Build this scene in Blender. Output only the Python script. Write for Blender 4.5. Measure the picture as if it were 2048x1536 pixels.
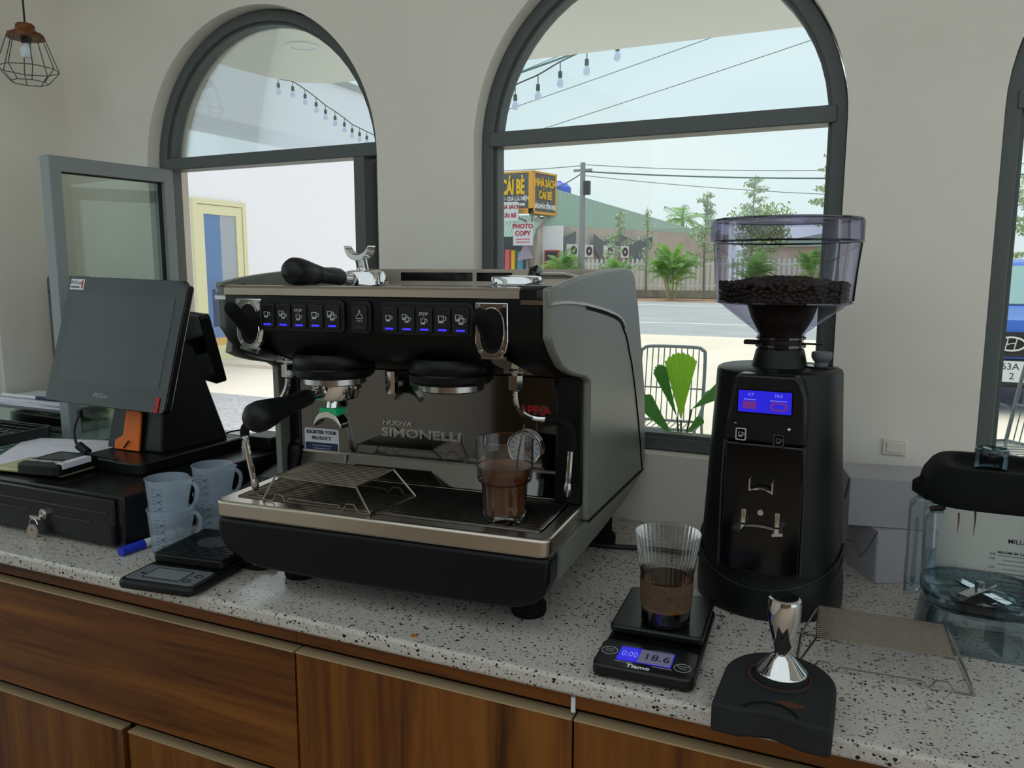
import bpy, bmesh, math, random
from mathutils import Matrix, Vector
random.seed(7)
for _o in list(bpy.data.objects): bpy.data.objects.remove(_o)
SC = bpy.context.scene
COL = SC.collection
R = math.radians
# ---------------------------------------------------------------- camera (counter top is z = 0, metres)
CAMH = 0.5
FPX = 1580.0
cam = bpy.data.cameras.new('camera'); cam.sensor_width = 36.0; cam.lens = FPX / 2048 * 36.0
cam.clip_start = 0.02; cam.clip_end = 500
camo = bpy.data.objects.new('camera', cam); COL.objects.link(camo)
def _cam_matrix(yaw, pitch, roll):
    cy, sy = math.cos(yaw), math.sin(yaw)
    fwd = Vector((-sy*math.cos(pitch), cy*math.cos(pitch), -math.sin(pitch)))
    right = Vector((cy, sy, 0)); down = fwd.cross(right)
    r2 = right*math.cos(roll) + down*math.sin(roll)
    d2 = -right*math.sin(roll) + down*math.cos(roll)
    m = Matrix((( r2.x, -d2.x, -fwd.x, 0), (r2.y, -d2.y, -fwd.y, 0), (r2.z, -d2.z, -fwd.z, CAMH), (0, 0, 0, 1)))
    return m
camo.matrix_world = _cam_matrix(R(23.9), R(8.25), R(-0.1))
SC.camera = camo
# ---------------------------------------------------------------- sky, sun, exposure
w = bpy.data.worlds.new('overcast_sky'); SC.world = w; w.use_nodes = True
nt = w.node_tree; nt.nodes.clear()
wo = nt.nodes.new('ShaderNodeOutputWorld'); bg = nt.nodes.new('ShaderNodeBackground')
tc = nt.nodes.new('ShaderNodeTexCoord'); mp = nt.nodes.new('ShaderNodeMapping'); mp.inputs['Scale'].default_value = (1.2, 1.2, 3.5)
nz = nt.nodes.new('ShaderNodeTexNoise'); nz.inputs['Scale'].default_value = 1.7; nz.inputs['Detail'].default_value = 3
rp = nt.nodes.new('ShaderNodeValToRGB')
rp.color_ramp.elements[0].position = 0.35; rp.color_ramp.elements[0].color = (0.71, 0.82, 0.86, 1)
rp.color_ramp.elements[1].position = 0.65; rp.color_ramp.elements[1].color = (0.82, 0.90, 0.91, 1)
nt.links.new(tc.outputs['Generated'], mp.inputs['Vector']); nt.links.new(mp.outputs['Vector'], nz.inputs['Vector'])
nt.links.new(nz.outputs['Fac'], rp.inputs['Fac']); nt.links.new(rp.outputs['Color'], bg.inputs['Color'])
bg.inputs['Strength'].default_value = 0.72
nt.links.new(bg.outputs['Background'], wo.inputs['Surface'])
sun = bpy.data.lights.new('sun', 'SUN'); sun.energy = 1.7; sun.angle = R(40); sun.color = (1.0, 0.95, 0.88)
suno = bpy.data.objects.new('sun', sun); COL.objects.link(suno); suno.rotation_euler = (R(-18), R(-22), 0); suno.location = (0, 4, 12)
SC.view_settings.view_transform = 'Standard'; SC.view_settings.look = 'None'
SC.view_settings.exposure = 0.65; SC.view_settings.gamma = 1.0; SC.view_settings.use_curve_mapping = False

# ================================================================ helpers
def lin(c):
    if isinstance(c, str):
        c = c.lstrip('#'); c = [int(c[i:i+2], 16)/255 for i in (0, 2, 4)]
        c = [x/12.92 if x <= .04045 else ((x+.055)/1.055)**2.4 for x in c]
    return (c[0], c[1], c[2], 1)
MATS = {}
def mat(name, col='#808080', rough=.5, metal=0., spec=.5, trans=0., ior=1.45, emit=None, es=1., coat=0., alpha=1., aniso=0.):
    m = bpy.data.materials.new(name); m.use_nodes = True; b = m.node_tree.nodes['Principled BSDF']
    b.inputs['Base Color'].default_value = lin(col); b.inputs['Roughness'].default_value = rough
    b.inputs['Metallic'].default_value = metal; b.inputs['Specular IOR Level'].default_value = spec
    b.inputs['Transmission Weight'].default_value = trans; b.inputs['IOR'].default_value = ior
    b.inputs['Coat Weight'].default_value = coat; b.inputs['Alpha'].default_value = alpha
    if emit: b.inputs['Emission Color'].default_value = lin(emit); b.inputs['Emission Strength'].default_value = es
    MATS[name] = m; return m
def nodes(m): return m.node_tree.nodes, m.node_tree.links, m.node_tree.nodes['Principled BSDF']
def objcoord(m, scale=(1, 1, 1)):
    n, l, b = nodes(m); t = n.new('ShaderNodeTexCoord'); mm = n.new('ShaderNodeMapping'); mm.inputs['Scale'].default_value = scale
    l.new(t.outputs['Object'], mm.inputs['Vector']); return mm.outputs['Vector']
def ramp(m, fac, stops):
    n, l, b = nodes(m); r = n.new('ShaderNodeValToRGB'); e = r.color_ramp.elements
    while len(e) < len(stops): e.new(.5)
    for k, (p, c) in enumerate(stops): e[k].position = p; e[k].color = lin(c)
    l.new(fac, r.inputs['Fac']); return r.outputs['Color']
def noise(m, vec, scale=5, detail=4, rough=.6, dist=0):
    n, l, b = nodes(m); t = n.new('ShaderNodeTexNoise'); t.inputs['Scale'].default_value = scale; t.inputs['Detail'].default_value = detail
    t.inputs['Roughness'].default_value = rough; t.inputs['Distortion'].default_value = dist; l.new(vec, t.inputs['Vector']); return t.outputs['Fac']
def bump(m, h, strength=.2, dist=.002):
    n, l, b = nodes(m); t = n.new('ShaderNodeBump'); t.inputs['Strength'].default_value = strength; t.inputs['Distance'].default_value = dist
    l.new(h, t.inputs['Height']); l.new(t.outputs['Normal'], b.inputs['Normal'])
def noisemat(name, c0, c1, scale, rough=.7, detail=5, vec=(1, 1, 1), bmp=0, lo=.35, hi=.65, **k):
    m = mat(name, c0, rough, **k); n, l, b = nodes(m); f = noise(m, objcoord(m, vec), scale, detail)
    l.new(ramp(m, f, [(lo, c0), (hi, c1)]), b.inputs['Base Color'])
    if bmp: bump(m, f, bmp, .003)
    return m
def glassmat(name, tint='#ffffff', edge='#ffffff', gloss=.06, rough=.0, power=.35, refl=.5):
    """thin clear sheet: straight-through light with a fresnel reflection, darker where the wall is seen edge-on"""
    m = bpy.data.materials.new(name); m.use_nodes = True; n = m.node_tree.nodes; l = m.node_tree.links; n.clear()
    o = n.new('ShaderNodeOutputMaterial'); mx = n.new('ShaderNodeMixShader'); t = n.new('ShaderNodeBsdfTransparent'); g = n.new('ShaderNodeBsdfGlossy')
    g.inputs['Roughness'].default_value = rough; g.inputs['Color'].default_value = (1, 1, 1, 1)
    fr = n.new('ShaderNodeFresnel'); fr.inputs['IOR'].default_value = 1.45
    ml = n.new('ShaderNodeMath'); ml.operation = 'MULTIPLY_ADD'; ml.inputs[1].default_value = refl; ml.inputs[2].default_value = gloss
    lw = n.new('ShaderNodeLayerWeight'); lw.inputs['Blend'].default_value = power
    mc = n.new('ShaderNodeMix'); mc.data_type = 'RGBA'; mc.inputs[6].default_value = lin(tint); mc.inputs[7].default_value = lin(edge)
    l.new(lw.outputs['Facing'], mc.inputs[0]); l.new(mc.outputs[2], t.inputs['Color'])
    l.new(fr.outputs['Fac'], ml.inputs[0]); l.new(ml.outputs[0], mx.inputs['Fac'])
    l.new(t.outputs[0], mx.inputs[1]); l.new(g.outputs[0], mx.inputs[2]); l.new(mx.outputs[0], o.inputs['Surface'])
    MATS[name] = m; return m

class MB:
    def __init__(s): s.v = []; s.f = []; s.M = None
    def at(s, M): s.M = M; return s
    def add(s, v, f):
        o = len(s.v)
        if s.M is not None: v = [tuple(s.M @ Vector(p)) for p in v]
        s.v += [tuple(p) for p in v]; s.f += [[i+o for i in q] for q in f]; return s
    def box(s, x0, x1, y0, y1, z0, z1):
        v = [(x, y, z) for z in (z0, z1) for y in (y0, y1) for x in (x0, x1)]
        return s.add(v, [(0, 2, 3, 1), (4, 5, 7, 6), (0, 1, 5, 4), (2, 6, 7, 3), (0, 4, 6, 2), (1, 3, 7, 5)])
    def hexa(s, p): return s.add(p, [(0, 3, 2, 1), (4, 5, 6, 7), (0, 1, 5, 4), (1, 2, 6, 5), (2, 3, 7, 6), (3, 0, 4, 7)])
    def lathe(s, prof, n=32, c=(0, 0, 0), a0=0, a1=360):
        full = abs(a1-a0) >= 360; m = n if full else n+1; v = []
        for r, z in prof:
            for k in range(m):
                a = R(a0+(a1-a0)*k/n); v.append((c[0]+r*math.cos(a), c[1]+r*math.sin(a), c[2]+z))
        f = []
        for i in range(len(prof)-1):
            for k in range(n):
                k2 = (k+1) % m
                f.append((i*m+k, i*m+k2, (i+1)*m+k2, (i+1)*m+k))
        s.add(v, f)
        return s
    def tube(s, pts, r, n=8, closed=False, caps=True):
        P = [Vector(p) for p in pts]; N = len(P); rs = r if isinstance(r, (list, tuple)) else [r]*N
        v = []; up = None
        for i in range(N):
            if closed: t = (P[(i+1) % N]-P[i-1])
            else: t = (P[min(i+1, N-1)]-P[max(i-1, 0)])
            t.normalize()
            if up is None:
                up = Vector((0, 0, 1)) if abs(t.z) < .9 else Vector((1, 0, 0))
            up = (up-t*up.dot(t))
            if up.length < 1e-6: up = t.orthogonal()
            up.normalize(); b = t.cross(up)
            for k in range(n):
                a = 2*math.pi*k/n; v.append(tuple(P[i]+(up*math.cos(a)+b*math.sin(a))*rs[i]))
        f = []
        for i in range(N if closed else N-1):
            j = (i+1) % N
            for k in range(n):
                k2 = (k+1) % n; f.append((i*n+k, i*n+k2, j*n+k2, j*n+k))
        if caps and not closed: f.append(tuple(range(n))[::-1]); f.append(tuple(range((N-1)*n, N*n)))
        return s.add(v, f)
    def cyl(s, p0, p1, r0, r1=None, n=16): return s.tube([p0, p1], [r0, r0 if r1 is None else r1], n)
    def prism(s, ol, a, b, axis='z'):
        def mk(p, h): return (p[0], p[1], h) if axis == 'z' else ((p[0], h, p[1]) if axis == 'y' else (h, p[0], p[1]))
        n = len(ol); v = [mk(p, a) for p in ol]+[mk(p, b) for p in ol]
        f = [tuple(range(n))[::-1], tuple(range(n, 2*n))]+[(i, (i+1) % n, n+(i+1) % n, n+i) for i in range(n)]
        return s.add(v, f)
    def ring(s, outer, inner, a, b, axis='z'):
        def mk(p, h): return (p[0], p[1], h) if axis == 'z' else ((p[0], h, p[1]) if axis == 'y' else (h, p[0], p[1]))
        n = len(outer); v = [mk(p, a) for p in outer]+[mk(p, a) for p in inner]+[mk(p, b) for p in outer]+[mk(p, b) for p in inner]; f = []
        for i in range(n):
            j = (i+1) % n
            f += [(i, j, n+j, n+i), (2*n+i, 3*n+i, 3*n+j, 2*n+j), (i, 2*n+i, 2*n+j, j), (n+i, n+j, 3*n+j, 3*n+i)]
        return s.add(v, f)
    def loft(s, secs, caps=True):
        n = len(secs[0]); v = [p for q in secs for p in q]; f = []
        for i in range(len(secs)-1):
            for k in range(n):
                k2 = (k+1) % n; f.append((i*n+k, i*n+k2, (i+1)*n+k2, (i+1)*n+k))
        if caps: f.append(tuple(range(n))[::-1]); f.append(tuple(range((len(secs)-1)*n, len(secs)*n)))
        return s.add(v, f)
    def ball(s, c, rx, ry=None, rz=None, n=12, m=8):
        ry = ry or rx; rz = rz or rx; v = [(c[0], c[1], c[2]-rz)]
        for i in range(1, m):
            t = math.pi*i/m
            for k in range(n): a = 2*math.pi*k/n; v.append((c[0]+rx*math.sin(t)*math.cos(a), c[1]+ry*math.sin(t)*math.sin(a), c[2]-rz*math.cos(t)))
        v.append((c[0], c[1], c[2]+rz)); f = [(0, 1+(k+1) % n, 1+k) for k in range(n)]
        for i in range(m-2):
            for k in range(n): f.append((1+i*n+k, 1+i*n+(k+1) % n, 1+(i+1)*n+(k+1) % n, 1+(i+1)*n+k))
        L = len(v)-1; f += [(L, 1+(m-2)*n+k, 1+(m-2)*n+(k+1) % n) for k in range(n)]
        return s.add(v, f)
    def mesh(s, name, m=None, smooth=True, ang=35, fix=True):
        me = bpy.data.meshes.new(name); me.from_pydata(s.v, [], s.f)
        if fix:
            bm = bmesh.new(); bm.from_mesh(me); bmesh.ops.remove_doubles(bm, verts=bm.verts, dist=1e-6)
            bmesh.ops.recalc_face_normals(bm, faces=bm.faces); bm.to_mesh(me); bm.free()
        if smooth: me.shade_smooth(); me.set_sharp_from_angle(angle=R(ang))
        if m: me.materials.append(MATS[m] if isinstance(m, str) else m)
        me.update(); return me
    def build(s, name, m, parent=None, bev=0, seg=2, **k):
        o = bpy.data.objects.new(name, s.mesh(name, m, **k)); COL.objects.link(o); o.parent = parent
        if bev:
            b = o.modifiers.new('bevel', 'BEVEL'); b.width = bev; b.segments = seg; b.limit_method = 'ANGLE'; b.angle_limit = R(40); b.harden_normals = False
        return o
def rr(w, h, r, n=5, cx=0, cy=0):
    o = []
    for k, (sx, sy) in enumerate(((1, 1), (-1, 1), (-1, -1), (1, -1))):
        for i in range(n+1):
            a = R(90*k+90*i/n); o.append((cx+sx*(w/2-r)+r*math.cos(a), cy+sy*(h/2-r)+r*math.sin(a)))
    return o
def circ(r, n=24, cx=0, cy=0, ry=None): return [(cx+r*math.cos(2*math.pi*k/n), cy+(ry or r)*math.sin(2*math.pi*k/n)) for k in range(n)]
def tag(o, label=None, cat=None, group=None, kind=None):
    if label: o['label'] = label
    if cat: o['category'] = cat
    if group: o['group'] = group
    if kind: o['kind'] = kind
    return o
def thing(name, label, cat, loc=(0, 0, 0), rz=0, group=None):
    o = bpy.data.objects.new(name, None); COL.objects.link(o); o.location = loc; o.rotation_euler = (0, 0, R(rz)); o.empty_display_size = .05
    return tag(o, label, cat, group)
def place(name, me, parent=None, M=None):
    o = bpy.data.objects.new(name, me); COL.objects.link(o); o.parent = parent
    if M is not None: o.matrix_local = M
    return o
def copy_tree(o, parent=None):
    c = o.copy(); COL.objects.link(c); c.parent = parent
    for ch in list(o.children): copy_tree(ch, c)
    return c
def T(x, y, z): return Matrix.Translation((x, y, z))
def RX(a): return Matrix.Rotation(R(a), 4, 'X')
def RY(a): return Matrix.Rotation(R(a), 4, 'Y')
def RZ(a): return Matrix.Rotation(R(a), 4, 'Z')
FACE = RX(90)      # text plane -> upright, facing -y
_tc = {}
def text(s, size, m, parent, M, name='lettering', ext=.0002, align='CENTER', bold=0, sx=1, shear=0):
    cu = bpy.data.curves.new('t', 'FONT'); cu.body = s; cu.size = size; cu.extrude = ext; cu.align_x = align; cu.align_y = 'CENTER'; cu.offset = bold; cu.shear = shear
    cu.resolution_u = 2
    t = bpy.data.objects.new('t', cu); COL.objects.link(t)
    me = bpy.data.meshes.new_from_object(t); bpy.data.objects.remove(t); bpy.data.curves.remove(cu)
    me.name = name; me.materials.clear(); me.materials.append(MATS[m])
    if sx != 1: me.transform(Matrix.Diagonal((sx, 1, 1, 1)))
    o = bpy.data.objects.new(name, me); COL.objects.link(o); o.parent = parent; o.matrix_local = M; return o
def pline(w_, h_, m, parent, M, d_=.0002):
    """a line of print too small to read in the photograph"""
    o = MB().box(-w_/2, w_/2, -h_/2, h_/2, -d_, d_).build('fine_print', m, parent, smooth=False); o.matrix_local = M; return o
def arc(c, r, a0, a1, n=8, plane='xz', y=0):
    out = []
    for k in range(n+1):
        a = R(a0+(a1-a0)*k/n); u, v_ = c[0]+r*math.cos(a), c[1]+r*math.sin(a)
        out.append((u, y, v_) if plane == 'xz' else ((u, v_, y) if plane == 'xy' else (y, u, v_)))
    return out
def smoothpath(pts, n=6):
    P = [Vector(p) for p in pts]; out = []
    for i in range(len(P)-1):
        p0, p1, p2, p3 = P[max(i-1, 0)], P[i], P[i+1], P[min(i+2, len(P)-1)]
        for k in range(n):
            t = k/n; out.append(tuple(.5*((2*p1)+(p2-p0)*t+(2*p0-5*p1+4*p2-p3)*t*t+(3*p1-p0-3*p2+p3)*t**3)))
    out.append(tuple(P[-1])); return out

# ================================================================ materials
noisemat('wall_paint', '#e6e1d6', '#dfd9ce', 3, .85)
mat('ceiling_paint', '#e8e6e0', .9)
mat('reveal_paint', '#e4e4de', .8)
mat('frame_grey', '#585e5c', .42, 0, .4)
mat('sash_grey', '#868c8d', .42, 0, .4)
mat('rubber_seal', '#1c1e1e', .7)
mat('black_plastic', '#0c0d0f', .42, 0, .35)
mat('black_gloss', '#060709', .12, 0, .5)
mat('black_satin', '#101113', .3, 0, .4)
mat('black_matte', '#0b0c0d', .75, 0, .25)
mat('black_rubber', '#0f0f10', .85, 0, .2)
mat('dark_grey', '#2a2c2e', .5)
mat('mid_grey', '#5c6064', .5)
mat('light_grey', '#a8aaac', .5)
mat('white_plastic', '#d9dadd', .45)
mat('machine_grey', '#74776f', .36, .15, .45)
mat('machine_black', '#050608', .38, 0, .3)
mat('machine_skirt', '#05080b', .42, 0, .3)
mat('chrome', '#d8d8d8', .06, 1)
mat('chrome_dull', '#b4b2ae', .22, 1)
mat('wire_steel', '#a39d95', .25, 1)
m = mat('brushed_steel', '#b9b0a4', .27, 1); n, l, b = nodes(m); f = noise(m, objcoord(m, (2, 400, 400)), 3, 2)
bump(m, f, .05, .0005)
mat('mirror_steel', '#6a6866', .06, 1)
mat('tray_floor', '#3a3835', .5, .6)
mat('icon_grey', '#8f9294', .6, emit='#8f9294', es=.12)
mat('led_blue', '#1a1cff', .4, emit='#2a22ff', es=1.6)
mat('lcd_blue', '#1b1bb8', .3, emit='#2a24e0', es=.38)
mat('lcd_digit', '#8f8fe8', .4, emit='#7f7ce8', es=.3)
mat('lcd_red', '#6a2a90', .4, emit='#7a2a80', es=.25)
mat('lcd_grey', '#6e7672', .3)
mat('lcd_dark', '#3a4040', .25)
mat('red_print', '#b01018', .5)
mat('navy_print', '#16284e', .5)
mat('white_print', '#e8e8ea', .6)
mat('sticker_white', '#d6d9e0', .5)
mat('green_plastic', '#12b070', .4)
mat('orange_plastic', '#e06a08', .5)
mat('screen_glass', '#22272a', .05, 0, .8)
mat('screen_bezel', '#151719', .07, 0, .8)
noisemat('paper', '#dcdbe4', '#d2d1dc', 30, .8)
noisemat('cardboard_shaded', '#aca8ae', '#a5a1a7', 8, .7)  # greyed below white: shade on the carton faces is put into the colour
noisemat('wall_wood_rear', '#6b5341', '#5a4535', 2, .6)
noisemat('floor_tile', '#8d8172', '#837768', 2, .5)
def leafmat(name, col, col2, tr=.45):
    m = bpy.data.materials.new(name); m.use_nodes = True; n = m.node_tree.nodes; l = m.node_tree.links; b = n['Principled BSDF']; o = n['Material Output']
    b.inputs['Roughness'].default_value = .5; b.inputs['Specular IOR Level'].default_value = .3
    t = n.new('ShaderNodeTexCoord'); z = n.new('ShaderNodeTexNoise'); z.inputs['Scale'].default_value = 3; l.new(t.outputs['Object'], z.inputs['Vector'])
    r = n.new('ShaderNodeValToRGB'); r.color_ramp.elements[0].position = .35; r.color_ramp.elements[1].position = .65; r.color_ramp.elements[0].color = lin(col); r.color_ramp.elements[1].color = lin(col2); l.new(z.outputs['Fac'], r.inputs['Fac'])
    tl = n.new('ShaderNodeBsdfTranslucent'); mx = n.new('ShaderNodeMixShader'); mx.inputs['Fac'].default_value = tr
    l.new(r.outputs['Color'], b.inputs['Base Color']); l.new(r.outputs['Color'], tl.inputs['Color']); l.new(b.outputs[0], mx.inputs[1]); l.new(tl.outputs[0], mx.inputs[2]); l.new(mx.outputs[0], o.inputs['Surface'])
    MATS[name] = m; return m
# walnut laminate, grain along local x or z
def wood(name, sc):
    m = mat(name, '#6e4424', .38, 0, .35); n, l, b = nodes(m); v = objcoord(m, sc)
    f = noise(m, v, 1.0, 6, .62, .6); f2 = noise(m, v, 5.0, 3, .7, .2)
    mxn = n.new('ShaderNodeMath'); mxn.operation = 'MULTIPLY_ADD'; mxn.inputs[1].default_value = .28
    l.new(f2, mxn.inputs[0]); l.new(f, mxn.inputs[2])
    l.new(ramp(m, mxn.outputs[0], [(.42, '#3a1c07'), (.54, '#5a3110'), (.66, '#6d3f15'), (.80, '#7d4c1b')]), b.inputs['Base Color'])
    bump(m, f2, .05, .001)
wood('wood_h', (1.1, 20, 20)); wood('wood_v', (20, 20, 1.1)); mat('wood_edge', '#a08a6a', .5); mat('wood_dark', '#47280f', .45)
wood('lamp_wood', (30, 30, 30))
# terrazzo: speckled quartz
m = mat('terrazzo', '#c9c4bd', .16, 0, .5); n, l, b = nodes(m)
v = objcoord(m, (1, 1, 1)); nf = n.new('ShaderNodeTexNoise'); nf.inputs['Scale'].default_value = 130; l.new(v, nf.inputs['Vector'])
va = n.new('ShaderNodeMixRGB'); va.blend_type = 'ADD'; va.inputs[0].default_value = .004; l.new(v, va.inputs[1]); l.new(nf.outputs['Color'], va.inputs[2])
base = ramp(m, noise(m, v, 420, 3), [(.3, '#a8a29a'), (.7, '#c6c0b8')])
def chips(prev, scale, dist, thr, col, seed):
    mp_ = n.new('ShaderNodeMapping'); mp_.inputs['Location'].default_value = (seed, seed*.7, seed*.3); mp_.inputs['Scale'].default_value = (1, 1.5, 1.3); mp_.inputs['Rotation'].default_value = (0, 0, seed)
    l.new(va.outputs[0], mp_.inputs['Vector'])
    vo = n.new('ShaderNodeTexVoronoi'); vo.inputs['Scale'].default_value = scale; l.new(mp_.outputs[0], vo.inputs['Vector'])
    sep = n.new('ShaderNodeSeparateColor'); l.new(vo.outputs['Color'], sep.inputs[0])
    a = n.new('ShaderNodeMath'); a.operation = 'LESS_THAN'; a.inputs[1].default_value = thr; l.new(sep.outputs[0], a.inputs[0])
    r_ = n.new('ShaderNodeMath'); r_.operation = 'MULTIPLY'; r_.inputs[1].default_value = dist; l.new(sep.outputs[1], r_.inputs[0])
    d = n.new('ShaderNodeMath'); d.operation = 'LESS_THAN'; l.new(vo.outputs['Distance'], d.inputs[0]); l.new(r_.outputs[0], d.inputs[1])
    mu = n.new('ShaderNodeMath'); mu.operation = 'MULTIPLY'; l.new(a.outputs[0], mu.inputs[0]); l.new(d.outputs[0], mu.inputs[1])
    mx_ = n.new('ShaderNodeMixRGB'); l.new(mu.outputs[0], mx_.inputs[0]); l.new(prev, mx_.inputs[1]); mx_.inputs[2].default_value = lin(col); return mx_.outputs[0]
cc = chips(base, 330, .6, .24, '#5b5350', 1.3)
cc = chips(cc, 190, .52, .26, '#191717', 3.1)
cc = chips(cc, 110, .36, .15, '#100f10', 5.7)
l.new(cc, b.inputs['Base Color'])
# clear things
glassmat('pane', '#f8fbfa', '#e6f0ee', .01, 0, .3, .6)
glassmat('pane_tint', '#f1f7f8', '#e0ecee', .01, 0, .3, .6)
glassmat('sash_pane', '#f2f8f4', '#e2ece6', .02, 0, .3, .45)
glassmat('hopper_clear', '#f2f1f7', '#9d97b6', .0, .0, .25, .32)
glassmat('hopper_rim', '#9d97bd', '#3a3458', .06, .02, .4, .7)
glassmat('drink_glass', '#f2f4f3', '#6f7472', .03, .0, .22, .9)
glassmat('jar_clear', '#eef4f6', '#8ea6b0', .01, .0, .28, .6)
glassmat('jar_thick', '#cbdbe1', '#7f9aa4', .04, .02, .35, .7)
m = mat('jug_plastic', '#b9cbdc', .35, trans=0); n, l, b = nodes(m)
b.inputs['Alpha'].default_value = .27
mat('jug_mark', '#2b3350', .6)
mat('iced_coffee', '#6a3a1b', .45, 0, .3); mat('coffee_foam', '#a3683a', .5); mat('coffee_black', '#080403', .6, 0, .15); mat('crema', '#a86a34', .5)
noisemat('kraft_sleeve', '#57422f', '#4b3828', 120, .85)
noisemat('rubber_mat', '#1a1b1d', '#131416', 60, .8, bmp=.1)
mat('coffee_stain', '#4a2513', .9)
noisemat('bean', '#33231b', '#150d09', 90, .5)
mat('bulb_white', '#dfe6ee', .25, 0, .5); mat('lamp_wire', '#4c4f4c', .5, .3)
mat('display_glass', '#5f7a72', .04, 0, .9)
mat('cord_black', '#0c0c0d', .5)
# ================================================================ room shell
ZF = -0.88; ZC = 1.75; ZG = -1.0
def struct(o): o['kind'] = 'structure'; return o
struct(MB().box(-2.1, 4.6, -3.6, 1.62, ZF-.1, ZF).build('floor', 'floor_tile'))
struct(MB().box(-2.16, 4.6, .55, 1.6, ZC, ZC+.12).build('ceiling', 'ceiling_paint'))  # unseen strip of ceiling, cut short so sky light reaches the room
# window wall: frame of its own, u along the wall, v outwards
WLOC = (-.353, 1.509, 0); WRZ = -1.7
WT = .13
WINS = [(-1.013, .36, -.02, .752), (-.05, .36, .139, .752), (.898, .36, .139, .752)]   # centre, half width, sill, springing
def arch_z(win, u):
    c, h, s_, z0 = win; d = max(0, h*h-(u-c)**2); return z0+math.sqrt(d)
mb = MB(); U0, U1 = -1.68, 4.2
def q4(a, b, c, d): mb.add([a, b, c, d], [(0, 1, 2, 3)])
def strip(u0, u1, za0, za1, zb0, zb1):
    for v_ in (0, WT): q4((u0, v_, za0), (u1, v_, za1), (u1, v_, zb1), (u0, v_, zb0))
edges = [U0]
for (c, h, s_, z0) in WINS: edges += [c-h, c+h]
edges.append(U1)
for i in range(0, len(edges), 2): strip(edges[i], edges[i+1], ZF-.15, ZF-.15, ZC+.1, ZC+.1)
NA = 40
for win in WINS:
    c, h, s_, z0 = win; us = [c-h*math.cos(math.pi*k/NA) for k in range(NA+1)]
    for a, b_ in zip(us, us[1:]):
        strip(a, b_, ZF-.15, ZF-.15, s_, s_); strip(a, b_, arch_z(win, a), arch_z(win, b_), ZC+.1, ZC+.1)
        q4((a, 0, s_), (b_, 0, s_), (b_, WT, s_), (a, WT, s_))
        q4((a, 0, arch_z(win, a)), (b_, 0, arch_z(win, b_)), (b_, WT, arch_z(win, b_)), (a, WT, arch_z(win, a)))
    for u in (c-h, c+h): q4((u, 0, s_), (u, 0, z0), (u, WT, z0), (u, WT, s_))
wb = struct(mb.build('wall_back', 'wall_paint', ang=30)); wb.location = WLOC; wb.rotation_euler = (0, 0, R(WRZ))
# left wall with a window of its own, added rear half wall
mb = MB(); XL = -2.03
def lw(y0, y1, z0, z1): mb.box(XL-.12, XL, y0, y1, z0, z1)
lw(1.325, 1.62, ZF, ZC); lw(-3.6, 1.325, ZF, .0); lw(-3.6, 1.325, 1.0, ZC); lw(-3.6, -.9, 0, 1.0)
struct(mb.build('wall_left', 'wall_paint'))
fr = MB().box(XL-.09, XL-.03, 1.285, 1.325, .0, 1.0).box(XL-.09, XL-.03, -.9, -.86, 0, 1.0).box(XL-.09, XL-.03, -.9, 1.325, .96, 1.0).box(XL-.09, XL-.03, -.9, 1.325, 0, .04)
o = struct(fr.build('window_4', 'frame_grey')); MB().box(XL-.065, XL-.06, -.86, 1.285, .04, .96).build('pane', 'pane', o)
struct(MB().box(-2.16, 4.6, -3.7, -3.6, ZF, .85).build('wall_rear_added', 'wall_wood_rear'))  # unseen, added for brown reflections in the steel; low to let sky light in

# ---------------------------------------------------------------- arched windows
def frame_outline(win, ins, n=28):
    c, h, s_, z0 = win; h2 = h-ins
    return [(c-h2, s_+ins)]+[(c-h2*math.cos(math.pi*k/n), z0+h2*math.sin(math.pi*k/n)) for k in range(n+1)]+[(c+h2, s_+ins)]
def window(k, win, pane_low=True):
    c, h, s_, z0 = win
    root = bpy.data.objects.new('window_%d' % k, None); COL.objects.link(root); root.location = WLOC; root.rotation_euler = (0, 0, R(WRZ)); root['kind'] = 'structure'
    MB().ring(frame_outline(win, .002), frame_outline(win, .027), .035, .085, 'y').build('frame', 'frame_grey', root, bev=.002)
    MB().ring(frame_outline(win, .027), frame_outline(win, .034), .045, .075, 'y').build('frame_bead', 'frame_grey', root)
    MB().box(c-h+.02, c+h-.02, .032, .085, .755, .785).build('transom', 'frame_grey', root, bev=.002)
    up = [(c-.328, .785)]+[(c-.328*math.cos(math.pi*i/28), z0+.328*math.sin(math.pi*i/28)) for i in range(3, 26)]+[(c+.328, .785)]
    MB().prism(up, .058, .062, 'y').build('pane', 'pane_tint', root, smooth=False)
    if pane_low: MB().box(c-h+.03, c+h-.03, .058, .062, s_+.03, .756).build('pane', 'pane', root)
    return root
w1 = window(1, WINS[0], False); w2 = window(2, WINS[1]); w3 = window(3, WINS[2])
MB().box(-.742, -.712, .033, .085, .0, .757).build('jamb', 'frame_grey', w1, bev=.002)
def sash(root, w_, z0, z1, name='sash', pm='sash_pane', fm='sash_grey'):
    e = MB().ring([(0, z0), (w_, z0), (w_, z1), (0, z1)], [(.028, z0+.034), (w_-.028, z0+.034), (w_-.028, z1-.034), (.028, z1-.034)], -.018, .018, 'y').build(name, fm, root, bev=.002)
    MB().box(.026, w_-.026, -.003, .003, z0+.032, z1-.032).build('pane', pm, e)
    MB().ring([(.028, z0+.034), (w_-.028, z0+.034), (w_-.028, z1-.034), (.028, z1-.034)], [(.031, z0+.037), (w_-.031, z0+.037), (w_-.031, z1-.037), (.031, z1-.037)], -.006, .006, 'y').build('seal', 'rubber_seal', e)
    return e
s1 = sash(w1, .325, .01, .755); s1.location = (-1.333, .03, 0); s1.rotation_euler = (0, 0, R(-94))
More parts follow.
